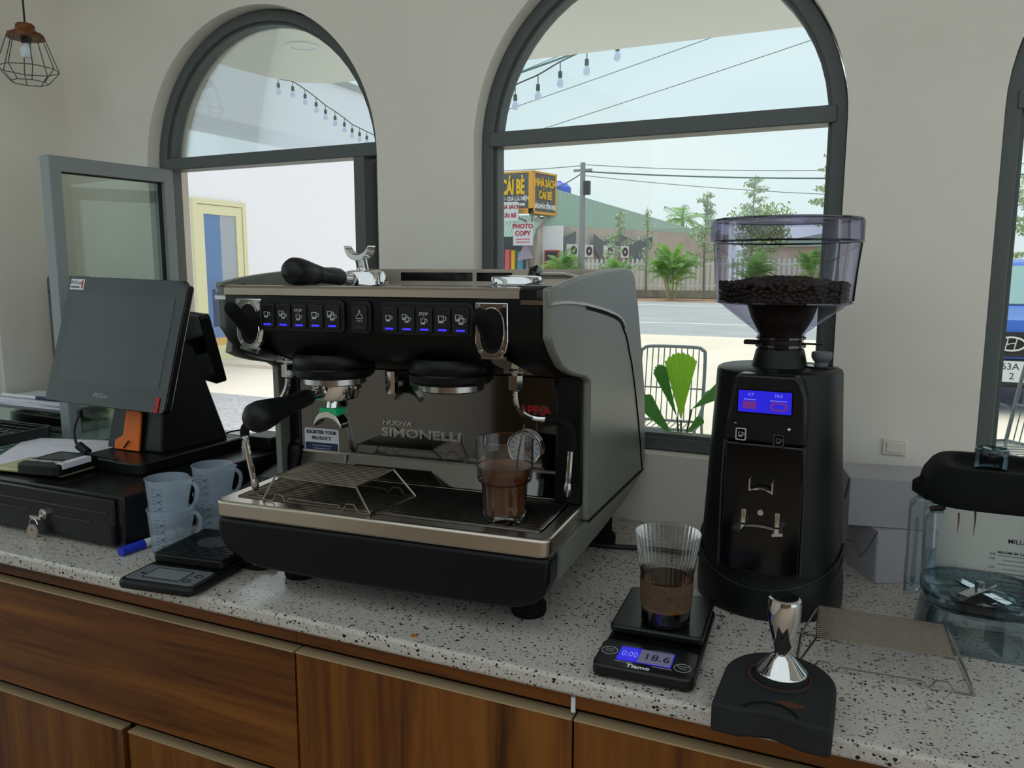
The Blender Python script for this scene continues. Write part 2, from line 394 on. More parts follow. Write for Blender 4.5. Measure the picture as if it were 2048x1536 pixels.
s2 = sash(w1, .325, .01, .752); s2.location = (-.705, .095, 0); s2.rotation_euler = (0, 0, R(112))
MB().box(.012, .05, -.035, -.018, .33, .36).box(.02, .034, -.05, -.035, .25, .36).build('handle', 'dark_grey', s1, bev=.003)
# socket plate on the wall pier
so = thing('wall_socket', 'flat cream socket plate on the white wall behind the cartons', 'socket', (0, 0, 0)); so.location = WLOC; so.rotation_euler = (0, 0, R(WRZ))
so.location = Vector(WLOC)+Vector((.417*math.cos(R(WRZ)), .417*math.sin(R(WRZ)), .196))
mat('socket_cream', '#d8d4c6', .5)
MB().box(-.019, .019, -.004, 0, -.014, .014).build('plate', 'socket_cream', so, bev=.0015)
MB().box(-.013, .013, -.0055, -.0035, -.009, .009).build('rocker', 'socket_cream', so, bev=.001)

# ---------------------------------------------------------------- counter and cabinets
YF = .865
ct = MB().prism([(-2.03, YF), (3.2, YF), (3.2, 1.402), (-2.03, 1.557)], -.024, 0).build('terrazzo_counter', 'terrazzo', bev=.006, seg=3)
tag(ct, 'long speckled white terrazzo worktop under the window wall', 'worktop')
def cabinet(label, x0, x1, fronts):
    cab = thing('counter_cabinet', label, 'cabinet', (0, 0, 0), 0, 'walnut cabinets under the worktop')
    MB().box(x0, x1, .905, 1.4, ZF+.08, -.0245).build('carcass', 'wood_dark', cab)
    MB().box(x0, x1, .94, 1.4, ZF, ZF+.08).build('plinth', 'black_matte', cab)
    MB().box(x0, x1, .878, .9055, -.046, -.0246).build('top_rail', 'wood_h', cab)
    for a, b_, z0, z1, wd, nm in fronts:
        e = MB().box(a, b_, .873, .892, z0, z1).build(nm, wd, cab, bev=.0008, seg=1)
        MB().box(a, b_, .8722, .892, z1-.0004, z1+.0022).build('edge_band', 'wood_edge', e)
    return cab
ZB = ZF+.09
cabinet('walnut cabinet with one wide drawer above two doors', -2.02, -.7375, [(-2.02, -.739, -.258, -.060, 'wood_h', 'drawer_front'), (-2.02, -1.115, ZB, -.279, 'wood_v', 'door'), (-1.099, -.742, ZB, -.279, 'wood_v', 'door')])
c2 = cabinet('walnut cabinet with a single tall door under the coffee machine', -.7365, -.303, [(-.735, -.304, ZB, -.060, 'wood_v', 'door')])
cabinet('walnut cabinet with tall doors under the grinder and tamping mat', -.302, 3.18, [(-.301+k*.432, .128+k*.432, ZB, -.060, 'wood_v', 'door') for k in range(8)])
MB().cyl((-.3035, .8765, -.05), (-.3035, .8765, -.03), .003).build('joint_sealant', 'white_plastic', c2)

# ================================================================ outside ground, eave, neighbour
noisemat('asphalt', '#a6aaad', '#9a9ea2', .8, .85); noisemat('concrete', '#e6ddcf', '#dacfbf', .5, .9, bmp=.05); noisemat('red_verge', '#b98f7a', '#a88874', 1.2, .95)
noisemat('gravel', '#b7b8ba', '#8e9093', 26, .95, bmp=.5); mat('road_paint', '#e6e8ea', .8); noisemat('kerb_stone', '#a8a59c', '#8e8c84', 2, .95)
mat('soffit_white', '#d9d8d2', .9); mat('neighbour_white', '#f3f2fa', .9)
struct(MB().box(-60, 60, 1.64, 18.2, ZG-.2, ZG).build('ground_apron', 'concrete'))
struct(MB().box(-60, 60, 18.2, 37.5, ZG-.22, ZG-.01).build('road', 'asphalt'))
for y in (22.5,): struct(MB().box(-60, 60, y-.09, y+.09, ZG-.01, ZG-.004).build('road_line', 'road_paint'))
struct(MB().box(-60, 60, 33.8, 34.0, ZG-.01, ZG-.004).build('road_line', 'road_paint'))
struct(MB().box(-60, 60, 37.5, 41.9, ZG-.2, ZG+.0).build('road_verge', 'red_verge'))
struct(MB().box(-80, 80, 41.9, 95, ZG-.2, ZG+.02).build('ground_far', 'red_verge'))
struct(MB().box(-9.5, -3.5, 2.2, 7.2, ZG, ZG+.012).build('ground_gravel', 'gravel'))
struct(MB().box(-9.5, -5.5, 9.4, 10.6, ZG, ZG+.05).build('door_step', 'concrete'))
# white planter kerb just outside the middle window
noisemat('soil', '#8a7a62', '#6d5f4b', 20, 1); 
pk = struct(MB().box(-1.1, 3.0, 1.95, 2.05, ZF-.1, .075).box(-1.1, 3.0, 1.66, 1.95, ZF-.1, .02).build('planter_kerb', 'neighbour_white')); 
struct(MB().box(-1.1, 3.0, 1.66, 1.95, .02, .045).build('planter_soil', 'soil'))
# eave
ev = [(-2.98, 1.65), (-2.98, 2.95), (-2.97, 3.22), (-2.94, 3.45), (-2.86, 3.62), (-2.73, 3.70), (-2.53, 3.71), (3.6, 3.55), (3.6, 1.55)]
struct(MB().prism(ev, 1.5, 1.68, 'z').build('eave', 'soffit_white', ang=25))
dl = thing('ceiling_downlight', 'round recessed downlight in the white eave outside the window', 'downlight', (-2.39, 3.05, 1.5))
MB().ring(circ(.075, 28), circ(.058, 28), -.006, 0).build('trim_ring', 'white_plastic', dl); MB().prism(circ(.058, 28), -.002, .0).build('diffuser', 'soffit_white', dl)
# white neighbour building with a cream glazed door
nb = thing('neighbour_building', 'plain white building wall with a cream framed glass door', 'building', (0, 0, 0))
MB().box(-13, -9.5, 2.0, 14.3, ZG, 4.0).build('wall', 'neighbour_white', nb)
MB().box(-13.1, -9.42, 1.9, 14.4, 4.0, 4.1).build('roof_cap', 'light_grey', nb)
mat('door_cream', '#e0dcb4', .5); mat('door_glass', '#5d7fae', .08, 0, .8); mat('door_glass_pale', '#a3aab2', .1, 0, .8); mat('dark_blue', '#3c4a6c', .5); mat('wood_tan', '#d9b36a', .6)
d = MB()
dr = MB().ring([(9.28, -.95), (10.42, -.95), (10.42, 1.58), (9.28, 1.58)], [(9.36, -.9), (10.34, -.9), (10.34, 1.5), (9.36, 1.5)], -9.5, -9.44, 'x').build('door_frame', 'door_cream', nb)
dl_ = MB().ring([(9.37, -.9), (10.33, -.9), (10.33, 1.49), (9.37, 1.49)], [(9.5, -.72), (10.2, -.72), (10.2, 1.35), (9.5, 1.35)], -9.49, -9.455, 'x').build('door', 'door_cream', nb)
MB().box(-9.48, -9.475, 9.5, 9.86, -.72, 1.35).build('glass_pane', 'door_glass', dl_); MB().box(-9.48, -9.476, 9.86, 10.2, -.72, 1.35).build('glass_pane', 'door_glass_pale', dl_)
MB().box(-9.476, -9.472, 9.62, 9.9, -.42, .18).build('poster', 'dark_blue', dl_); MB().box(-9.475, -9.47, 9.5, 9.9, -.74, -.60).build('poster', 'wood_tan', dl_)
MB().box(-9.46, -9.40, 10.24, 10.28, .0, .25).build('handle', 'door_cream', dl_)
# grey electricity cabinet seen past the open sash
# string lights
mat('lamp_cord', '#3a403c', .7); mat('socket_dark', '#46504c', .6); glassmat('bulb_glass', '#d7e2f4', '#a9b6d6', .08, .05, .4, .7); mat('bulb_milky', '#cfd8f0', .25, 0, .6)
def string_light(name, label, pts, cords, dropk, scale):
    t = thing(name, label, 'string lights', (0, 0, 0))
    MB().tube(smoothpath(cords, 4), .006*scale, 5).build('cord', 'lamp_cord', t)
    for p in pts:
        dx = dropk*scale
        bo = MB().cyl((0, 0, 0), (0, 0, -dx), .004*scale, n=5).lathe([(.008, -dx), (.016, -dx-.004), (.017, -dx-.045), (.012, -dx-.055)] if scale == 1 else [(.008*scale, -dx), (.017*scale, -dx-.004), (.018*scale, -dx-.05*scale), (.01*scale, -dx-.055*scale)], 8).build('lamp_holder', 'socket_dark', t)
        bo.location = p
        z = -dx-.05*scale
        MB().lathe([(.011*scale, z), (.019*scale, z-.015*scale), (.027*scale, z-.035*scale), (.026*scale, z-.055*scale), (.015*scale, z-.07*scale), (.0005, z-.074*scale)], 10).build('bulb', 'bulb_milky', bo)
sr = [(-2.80, 6, 1.86), (-2.635, 6, 1.95), (-2.44, 6, 2.01), (-2.255, 6, 2.09), (-2.04, 6, 2.16), (-1.80, 6, 2.24)]
string_light('string_lights', 'cord of hanging white bulbs against the sky beyond the wide middle window', sr, [(-2.95, 6, 1.82)]+sr+[(-1.6, 5.9, 2.34), (-1.4, 4.6, 2.0), (-1.3, 3.5, 1.69)], .07, 1.0)
sl = [(-4.5, 5.41, 2.05), (-4.5, 5.59, 2.06), (-4.5, 5.75, 2.03), (-4.5, 5.90, 1.99), (-4.5, 6.03, 1.95), (-4.5, 6.17, 1.92), (-4.5, 6.31, 1.885), (-4.5, 6.43, 1.85), (-4.5, 6.55, 1.835), (-4.5, 6.67, 1.82)]
string_light('string_lights', 'cord of hanging bulbs in front of the white neighbour wall', sl, [(-2.8, 3.3, 1.69), (-3.6, 4.3, 2.0), (-4.4, 5.2, 2.1)]+sl+[(-4.5, 6.85, 1.80)], .05, .75)
# ================================================================ espresso machine (own frame: x along its front, y to the back)
EM = thing('espresso_machine', 'two group espresso machine with black front and grey side panels', 'coffee machine', (-.6315, .9166, 0), 3.87)
FLR = .05
def sx(y, x=.262): return x+FLR*max(0, y)
# lower body
ol = [(-.271, .1195), (-.2725, .092), (-.263, .074), (-.246, .060), (-.222, .049), (-.195, .043), (-.1, .040), (.1, .040), (.2, .041), (.228, .044), (.250, .052), (.263, .064), (.2705, .084), (.271, .1195)]
MB().prism(ol, .002, .05, 'y').build('front_skirt', 'machine_skirt', EM, bev=.008, seg=3)
secs = []
for y, zb in ((.05, .048), (.25, .056), (.42, .070), (.515, .088)):
    k = sx(y, .271)/.271; zl = zb+.028
    secs.append([(-.271*k, y, .1195), (-.271*k, y, zl), (-.25*k, y, zb+.006), (-.2*k, y, zb), (.2*k, y, zb), (.25*k, y, zb+.006), (.271*k, y, zl), (.271*k, y, .1195)])
MB().loft(secs).build('base_body', 'machine_grey', EM, ang=60)
for x, y in ((.214, .088), (-.185, .094), (.243, .42), (-.215, .42)):
    MB().lathe([(.001, 0), (.024, 0), (.026, .004), (.026, .016), (.019, .024), (.019, .052), (.001, .052)], 20, (x, y, 0)).build('foot', 'black_rubber', EM)
# drip tray
oo = rr(.544, .206, .014, 4, 0, .101); ii = rr(.502, .165, .010, 4, 0, .108)
MB().ring(oo, ii, .1195, .146, 'z').build('drip_tray', 'brushed_steel', EM, bev=.004, seg=3)
MB().prism(rr(.51, .175, .010, 4, 0, .108), .121, .127).build('tray_floor', 'tray_floor', EM)
dg = MB().ring([(-.2470, .032), (.2470, .032), (.2470, .187), (-.2470, .187)], [(-.2445, .0345), (.2445, .0345), (.2445, .1845), (-.2445, .1845)], .141, .1435).build('drip_grid', 'wire_steel', EM)
for x_ in (-.09, .09): MB().box(x_-.001, x_+.001, .033, .186, .1405, .1425).build('cross_bar', 'wire_steel', dg)
bar = MB().tube([(-.247, 0, 0), (.247, 0, 0)], .0019, 6).mesh('bar', 'wire_steel')
for k in range(19): place('bar', bar, dg, T(0, .0365+k*.0081, .1445))
MB().tube([(.2475, .04, .1465), (.2475, .165, .1465)], .0022, 8).build('grid_rod', 'chrome', dg)
# backsplash and pillars
MB().hexa([(-.245, .186, .148), (.226, .186, .148), (.228, .206, .148), (-.247, .206, .148), (-.245, .196, .185), (.226, .196, .185), (.228, .206, .185), (-.247, .206, .185)]).build('splash_lip', 'mirror_steel', EM)
bs = MB().box(-.246, .227, .196, .206, .187, .335).build('backsplash', 'mirror_steel', EM, bev=.0012)
MB().box(-.246, .227, .1945, .197, .1835, .1875).build('splash_trim', 'chrome_dull', EM)
MB().box(.222, .226, .1935, .197, .15, .31).build('splash_trim', 'chrome_dull', EM)
MB().prism([(.165, .146), (.21, .146), (.24, .34), (.172, .345)], .2275, .271, 'x').build('pillar', 'machine_black', EM, bev=.004)
MB().prism([(.183, .146), (.21, .146), (.24, .34), (.196, .345), (.196, .2), (.186, .19)], -.272, -.2465, 'x').build('pillar', 'machine_black', EM, bev=.004)
MB().box(-.27, .27, .207, .45, .12, .40).build('inner_body', 'machine_black', EM)
# upper housing
hp = [(.0, .4615), (.0, .417), (.004, .406), (.014, .394), (.040, .373), (.066, .363), (.10, .354), (.17, .340), (.21, .336), (.44, .336), (.44, .466), (.0, .466)]
secs = []
for x, dy in ((-.262, .030), (-.256, .016), (-.245, .006), (-.23, .0), (.245, .0), (.258, .004), (.264, .010)):
    secs.append([(x, y+dy*max(0, 1-y/.2), z) for y, z in hp])
MB().loft(secs).build('front_housing', 'machine_black', EM, ang=40)
# side panels
sp = [(-.004, .460), (-.006, .477), (.03, .4795), (.075, .486), (.12, .4905), (.164, .494), (.24, .499), (.327, .503), (.37, .5035), (.395, .501), (.412, .495), (.424, .484), (.438, .463), (.453, .433), (.483, .364), (.512, .289), (.530, .215), (.534, .160), (.530, .130), (.520, .1215), (.170, .1215), (.168, .335), (.148, .344), (.101, .353), (.07, .361), (.044, .371), (.015, .393), (-.004, .413)]
def panel(sgn, dx):
    n_ = len(sp); v = []
    for off in (0, .012):
        for y, z in sp: v.append((sgn*(.2605+off+FLR*max(0, y))+dx, y+(.034 if sgn < 0 and y < .03 else 0), z))
    f = [tuple(range(n_))[::-1], tuple(range(n_, 2*n_))]+[(i, (i+1) % n_, n_+(i+1) % n_, n_+i) for i in range(n_)]
    return MB().add(v, f).build('side_panel', 'machine_grey', EM, bev=.004, seg=3)
panel(1, 0); panel(-1, 0)
cs = [(-.006, .4575), (.05, .4572), (.108, .4535), (.154, .4490), (.23, .4395), (.302, .4275), (.335, .418), (.356, .404)]
sm = [(.145, .4455), (.23, .4345), (.302, .4225), (.334, .413), (.352, .400), (.372, .385), (.391, .360), (.415, .330), (.449, .268), (.478, .205), (.503, .140), (.508, .124)]
MB().tube([(.2735+FLR*max(0, y), y, z) for y, z in smoothpath([(a, b, 0) for a, b in cs], 3) for _ in (0,)] if False else [(.2728+FLR*max(0, p[0]), p[0], p[1]) for p in smoothpath([(a, b, 0) for a, b in cs], 3)], .0034, 6).build('chrome_strip', 'brushed_steel', EM)
MB().tube([(.2722+FLR*max(0, p[0]), p[0], p[1]) for p in smoothpath([(a, b, 0) for a, b in sm], 3)], .0022, 6).build('seam', 'black_rubber', EM)
MB().tube([(.2728+FLR*y, y, .1205) for y in (.17, .35, .52)], .0014, 6).build('seam', 'black_rubber', EM)
# cup shelf, front trim, corner caps, back rail
MB().box(-.258, .262, .012, .445, .466, .4705).build('cup_shelf', 'chrome_dull', EM)
MB().prism([(-.002, .4615), (-.004, .463), (-.004, .4725), (-.001, .4755), (.004, .4765), (.02, .4765), (.02, .4615)], -.2305, .2305, 'x').build('front_trim', 'brushed_steel', EM)
secs = [[(x, y+dy, z) for y, z in ((-.003, .4615), (-.004, .474), (.002, .4785), (.045, .4795), (.045, .4615))] for x, dy in ((.231, 0), (.25, 0), (.262, .002), (.2675, .008))]
MB().loft(secs).build('corner_cap', 'black_satin', EM, ang=50)
secs = [[(x, y+dy, z) for y, z in ((-.003, .4615), (-.004, .4735), (.002, .4765), (.045, .4775), (.045, .4615))] for x, dy in ((-.262, .032), (-.255, .016), (-.245, .005), (-.231, 0))]
MB().loft(secs).build('corner_cap', 'black_satin', EM, ang=50)
MB().box(.2315, .266, -.0025, .004, .4555, .4612).build('chrome_strip', 'chrome', EM); MB().box(-.251, -.2315, .0, .02, .4555, .4612).build('chrome_strip', 'chrome', EM)
MB().box(-.262, .28, .435, .445, .46, .5005).build('back_rail', 'brushed_steel', EM, bev=.001)
MB().box(-.17, -.02, .4325, .4355, .478, .494).build('rail_slot', 'black_gloss', EM); MB().box(-.01, .06, .4325, .4355, .478, .494).build('rail_slot', 'black_gloss', EM)
# buttons
def cup_icon(x, z, s, mb):
    mb.prism([(x-.0045*s, z+.004*s), (x+.003*s, z+.004*s), (x+.003*s, z+.0032*s), (x-.0045*s, z+.0032*s)], -.0002, 0, 'y')
    mb.prism([(x-.0045*s, z+.004*s), (x-.0036*s, z+.004*s), (x-.0028*s, z-.004*s), (x-.0038*s, z-.004*s)], -.0002, 0, 'y')
    mb.prism([(x+.003*s, z+.004*s), (x+.0021*s, z+.004*s), (x+.0014*s, z-.004*s), (x+.0024*s, z-.004*s)], -.0002, 0, 'y')
    mb.box(x-.0036*s, x+.0022*s, -.0002, 0, z-.0045*s, z-.0018*s)
    mb.ring([(x+.003*s, z+.003*s), (x+.006*s, z+.003*s), (x+.006*s, z-.001*s), (x+.002*s, z-.002*s)], [(x+.003*s, z+.0022*s), (x+.0052*s, z+.0022*s), (x+.0052*s, z-.0004*s), (x+.0024*s, z-.0012*s)], -.0002, 0, 'y')
def keypad(x0, x1, z0, z1):
    n_ = rr(x1-x0, z1-z0, .007, 4, (x0+x1)/2, (z0+z1)/2); return MB().prism(n_, -.005, .002, 'y').build('keypad', 'black_plastic', EM, bev=.0015)
btn = MB().prism(rr(.0225, .034, .003, 3), -.0035, 0, 'y').mesh('button', 'black_satin')
led = MB().prism(rr(.0125, .0022, .0009, 3), -.0004, 0, 'y').mesh('led', 'led_blue')
def button(kp, x, z, kind, lit=True):
    b_ = place('button', btn, kp, T(x, -.0045, z)); mo = b_.modifiers.new('bevel', 'BEVEL'); mo.width = .001; mo.segments = 2; mo.limit_method = 'ANGLE'
    ib = MB()
    if kind == 'one': cup_icon(-.001, .001, 1, ib)
    elif kind == 'two': cup_icon(-.003, .003, .9, ib); cup_icon(.001, -.0005, .9, ib)
    elif kind == 'big': cup_icon(-.001, .0012, 1.15, ib)
    elif kind == 'bigtwo': cup_icon(-.003, .0035, 1.05, ib); cup_icon(.0015, -.0005, 1.05, ib)
    elif kind == 'stop':
        cup_icon(-.001, -.002, .95, ib); ib.prism([(-.002, .0048), (0, .0048), (-.001, .0036)], -.0002, 0, 'y')
        text('STOP', .0056, 'icon_grey', b_, T(-.001, -.0038, .0085) @ FACE, bold=.0001)
    else:
        ib.ring([(-.0012, .010), (.0012, .010), (.0014, .005), (.005, .002), (.005, -.002), (-.005, -.002), (-.005, .002), (-.0014, .005)], [(-.0005, .0093), (.0005, .0093), (.0006, .0046), (.0042, .0014), (.0042, -.0012), (-.0042, -.0012), (-.0042, .0014), (-.0006, .0046)], -.0002, 0, 'y')
        for k in (-1, 0, 1): ib.box(k*.0032-.0005, k*.0032+.0005, -.0002, 0, -.006, -.0038)
    ic = ib.build('icon', 'icon_grey', b_, smooth=False); ic.location = (0, -.0037, .001)
    if lit: place('led', led, b_, T(0, -.0036, -.0122))
    else: place('led', MB().prism(rr(.0125, .0016, .0007, 3), -.0004, 0, 'y').mesh('led', 'dark_grey'), b_, T(0, -.0036, -.0122))
kinds = ['one', 'two', 'stop', 'big', 'bigtwo']
kl = keypad(-.1685, -.0275, .4115, .4575); kc = keypad(-.0165, .0145, .4115, .4565); kr = keypad(.031, .1665, .4115, .4565)
for k in range(5): button(kl, -.153+k*.027, .4335, kinds[k]); button(kr, .045+k*.0263, .4325, kinds[k])
button(kc, -.001, .4335, 'brush', False)
# steam levers: chrome plate, oval slot, black lever
def lever(cx, tip):
    e = bpy.data.objects.new('steam_tap', None); COL.objects.link(e); e.parent = EM; e.location = (cx, 0, .42)
    plate = [(-.023, .0375), (.022, .0375), (.0225, -.013), (.0195, -.026), (.012, -.035), (-.010, -.036), (-.019, -.028), (-.0235, -.016)]
    oval = [(.0155*math.cos(a)*1.0, .0005+.029*(1 if math.sin(a) > 0 else 1)*math.copysign(abs(math.sin(a))**.7, math.sin(a))) for a in [2*math.pi*k/28 for k in range(28)]]
    MB().prism(plate, -.004, .004, 'y').build('tap_plate', 'chrome', e, bev=.0012)
    MB().prism(oval, -.0046, .0, 'y').build('tap_slot', 'black_matte', e)
    MB().tube([(x*1.04, -.0048, z*1.03) for x, z in oval], .0011, 6, closed=True).build('slot_rim', 'chrome', e)
    for x, z in ((-.018, .033), (.017, .033), (-.015, -.026), (.014, -.026)): MB().cyl((x, -.0055, z), (x, -.003, z), .0018, n=10).build('screw', 'chrome_dull', e)
    p0 = Vector((0, .004, -.014)); p1 = Vector(tip)
    MB().tube([p0, p0.lerp(p1, .25), p0.lerp(p1, .5), p0.lerp(p1, .75), p0.lerp(p1, .92), p1, p1+(p1-p0)*.05], [.012, .0122, .0108, .0102, .0098, .0075, .002], 14).build('lever', 'black_rubber', e, ang=60)
lever(.1925, (.004, -.058, .027)); lever(-.1875, (.008, -.056, .029))
for s_, xx in ((1, .193), (-1, -.193)):
    MB().hexa([(xx-.018, .002, .383), (xx+.018, .002, .383), (xx+.026, .095, .352), (xx-.002, .095, .352), (xx-.018, .002, .387), (xx+.018, .002, .387), (xx+.026, .095, .357), (xx-.002, .095, .357)]).build('tap_bracket', 'chrome', EM)
# groups
for gx in (-.1, .0965):
    e = bpy.data.objects.new('group_head', None); COL.objects.link(e); e.parent = EM; e.location = (gx, .08, 0)
    MB().lathe([(.001, .375), (.058, .375), (.062, .368), (.062, .357), (.060, .354), (.062, .351), (.061, .343), (.056, .338), (.001, .338)], 40).build('collar', 'machine_black', e)
    MB().lathe([(.001, .338), (.0475, .338), (.0475, .3285), (.044, .3265), (.036, .3265), (.034, .331), (.001, .331)], 40).build('ring', 'chrome_dull', e)
    MB().lathe([(.001, .3305), (.028, .3305), (.028, .328), (.001, .327)], 24).build('shower_screen', 'chrome_dull', e)
MB().cyl((0, .078, .317), (0, .078, .350), .0095, .0095, 10).build('water_spout', 'chrome', EM)
# steam wands
def wand(pts, grip, nut):
    e = bpy.data.objects.new('steam_wand', None); COL.objects.link(e); e.parent = EM
    MB().lathe([(.001, -.013), (.0085, -.013), (.0105, -.011), (.0105, .009), (.008, .012), (.001, .012)], 6, nut).box(nut[0]-.016, nut[0]+.014, nut[1]-.006, nut[1]+.006, nut[2]+.012, nut[2]+.018).build('nut', 'chrome', e, ang=20)
    P = smoothpath(pts, 6); MB().tube(P, .0048, 10).build('pipe', 'chrome', e)
    MB().tube(smoothpath(grip, 5), .0072, 10).build('grip', 'black_rubber', e)
    a, b_ = Vector(pts[-2]), Vector(pts[-1]); d = (b_-a).normalized()
    MB().tube([b_-d*.012, b_-d*.004, b_, b_+d*.008], [.0052, .0062, .006, .003], 10).build('tip', 'chrome_dull', e)
wand([(.192, .09, .342), (.192, .092, .318), (.196, .1, .298), (.212, .115, .286), (.236, .125, .284), (.256, .13, .277), (.2625, .132, .255), (.262, .131, .22), (.260, .128, .178)], [(.226, .121, .285), (.242, .127, .283), (.256, .13, .277), (.2625, .132, .258), (.2627, .132, .238)], (.192, .09, .342))
wand([(-.193, .09, .342), (-.193, .088, .315), (-.205, .078, .29), (-.235, .062, .272), (-.25, .053, .25), (-.245, .05, .215), (-.236, .05, .17), (-.2335, .05, .158)], [(-.215, .072, .283), (-.235, .062, .272), (-.25, .053, .25), (-.249, .051, .238)], (-.193, .09, .342))
# gauge, lettering, sticker
ga = bpy.data.objects.new('pressure_gauge', None); COL.objects.link(ga); ga.parent = EM; ga.location = (.171, .196, .222)
mat('gauge_face', '#b4b5b8', .4)
MB().ring(circ(.029, 36), circ(.0255, 36), -.008, 0, 'y').build('bezel', 'chrome', ga, bev=.001); MB().prism(circ(.026, 36), -.004, 0, 'y').build('dial', 'gauge_face', ga)
tk = MB()
for k in range(13):
    a = R(225-270*k/12); tk.at(T(0, -.0043, 0) @ RY(-math.degrees(a))).box(.018, .023, -.0002, .0002, -.0005, .0005)
tk.at(None).box(-.0006, .0006, -.005, -.0042, -.003, .017); tk.build('needle_and_ticks', 'dark_grey', ga, smooth=False)
for k, s_ in enumerate(('0', '5', '10', '15')): text(s_, .006, 'dark_grey', ga, T(.013*math.cos(R(200-73*k)), -.0044, .013*math.sin(R(200-73*k))) @ FACE)
text('APPIA', .0205, 'red_print', bs, T(.1865, .1955, .2815) @ FACE, bold=.0006, ext=.0008, sx=1.0)
text('NUOVA', .011, 'chrome_dull', bs, T(-.055, .195, .2455) @ FACE, bold=.0003, ext=.0012, sx=1.4)
text('SIMONELLI', .021, 'chrome_dull', bs, T(-.012, .195, .229) @ FACE, bold=.0006, ext=.0015, sx=1.45)
stk = MB().prism(rr(.069, .043, .003, 3, -.2045, .2045), .1952, .1962, 'y').build('sticker', 'sticker_white', bs)
MB().prism(rr(.066, .0165, .003, 3, -.2045, .1925), .1949, .1953, 'y').build('sticker_band', 'navy_print', stk)
text('REGISTER YOUR', .0083, 'black_plastic', stk, T(-.2045, .1949, .219) @ FACE, bold=.00025); text('PRODUCT', .0083, 'black_plastic', stk, T(-.2045, .1949, .2085) @ FACE, bold=.00025)
pline(.040, .0012, 'light_grey', stk, T(-.2045, .1948, .1955) @ FACE); pline(.034, .0012, 'light_grey', stk, T(-.2045, .1948, .1905) @ FACE)

# ---------------------------------------------------------------- portafilters
def em(x, y, z): return EM.matrix_basis @ Vector((x, y, z))
def emrot(a): return 3.87+a
def portafilter(name, label, loc, rz, flip=False, clip=False):
    """ring at the origin, handle towards -y"""
    t = thing(name, label, 'portafilter', loc, rz, None)
    s_ = -1 if flip else 1
    MB().lathe([(.030, -.024), (.034, -.022), (.0365, -.016), (.037, .0), (.0345, .002), (.031, .0), (.030, -.020), (.0005, -.022)], 36).lathe([(.0005, -.026), (.02, -.0255), (.030, -.024)], 36).build('basket_ring', 'chrome', t)
    MB().box(.034, .044, -.008, .008, -.006, -.001).box(-.044, -.034, -.008, .008, -.006, -.001).build('lug', 'chrome', t, bev=.001)
    MB().tube([(0, -.032, -.010), (0, -.05, -.011), (0, -.07, -.013)], [.010, .0085, .0085], 14).build('neck', 'chrome', t)
    h = [(-.064, .0115), (-.068, .0125), (-.09, .0125), (-.115, .0135), (-.135, .0165), (-.152, .0195), (-.168, .0215), (-.180, .0205), (-.188, .0155), (-.192, .006)]
    hd = MB().tube([(0, y, -.012+(y+.064)*.10) for y, r_ in h], [r_ for y, r_ in h], 20).build('handle', 'black_plastic', t, ang=70)
    gr = MB()
    for k in range(9):
        y = -.128-k*.0042; r_ = .0150+.00058*k
        gr.tube([(r_*math.cos(a), y, -.012+(y+.064)*.10+r_*math.sin(a)) for a in [2*math.pi*q/20 for q in range(20)]], .0009, 5, closed=True)
    gr.build('grip_ribs', 'black_rubber', hd)
    MB().cyl((0, -.010, -.045), (0, -.004, -.024), .010, n=16).build('spout_stem', 'chrome', t)
    ou = [(.025*math.cos(R(180*k/16)), -.066+.025*math.sin(R(180*k/16))) for k in range(17)]
    a0 = math.degrees(math.asin(.012/.0277)); inn = [(.0277*math.cos(R(180-a0-(180-2*a0)*k/16)), -.078+.0277*math.sin(R(180-a0-(180-2*a0)*k/16))) for k in range(1, 16)]
    MB().prism(ou+inn, -.024, -.002, 'y').build('twin_spout', 'chrome', t, bev=.0025)
    if clip: MB().prism([(-.014, -.036), (.014, -.036), (.017, -.047), (-.017, -.047)], -.022, .004, 'y').build('clip', 'green_plastic', t, bev=.002)
    if flip: t.rotation_euler = (0, R(180), R(rz))
    return t
p = em(-.1, .08, .3265)
portafilter('portafilter', 'black handled portafilter locked into the left group head above the grid', p, emrot(-3), clip=True)
# ================================================================ things on and around the espresso machine
p = em(-.137, .24, .4705)
portafilter('portafilter', 'upturned chrome portafilter with black handle lying on top of the coffee machine', p, emrot(-6), flip=True)
bpy.data.objects['portafilter.001'].location.z += .003
# upturned one: tilt so the thick handle end rests on the shelf as well
t = thing('steel_lid', 'small round steel lid lying on the machine top beside the black cap', 'lid', em(.175, .14, .4705), 0)
MB().lathe([(.001, 0), (.033, 0), (.0365, .003), (.0375, .016), (.036, .019), (.030, .0205), (.001, .021)], 36).build('lid_shell', 'chrome', t)
MB().lathe([(.036, .006), (.039, .007), (.039, .0085), (.036, .0095)], 36).build('rolled_rim', 'chrome_dull', t)
t = thing('round_headed_tool', 'black disc handled tool with chrome stem lying behind the steel lid', 'tool', em(.15, .30, .4705), 0)
MB().lathe([(.001, -.009), (.012, -.008), (.017, -.004), (.019, .004), (.016, .008), (.001, .009)], 24).build('disc_head', 'black_gloss', t)
t.children[0].matrix_local = T(0, 0, .0185) @ RY(90)
MB().tube([(.006, .004, .019), (.04, .03, .019), (.06, .05, .014), (.068, .058, .010)], [.006, .0055, .005, .002], 10).build('stem', 'chrome', t)
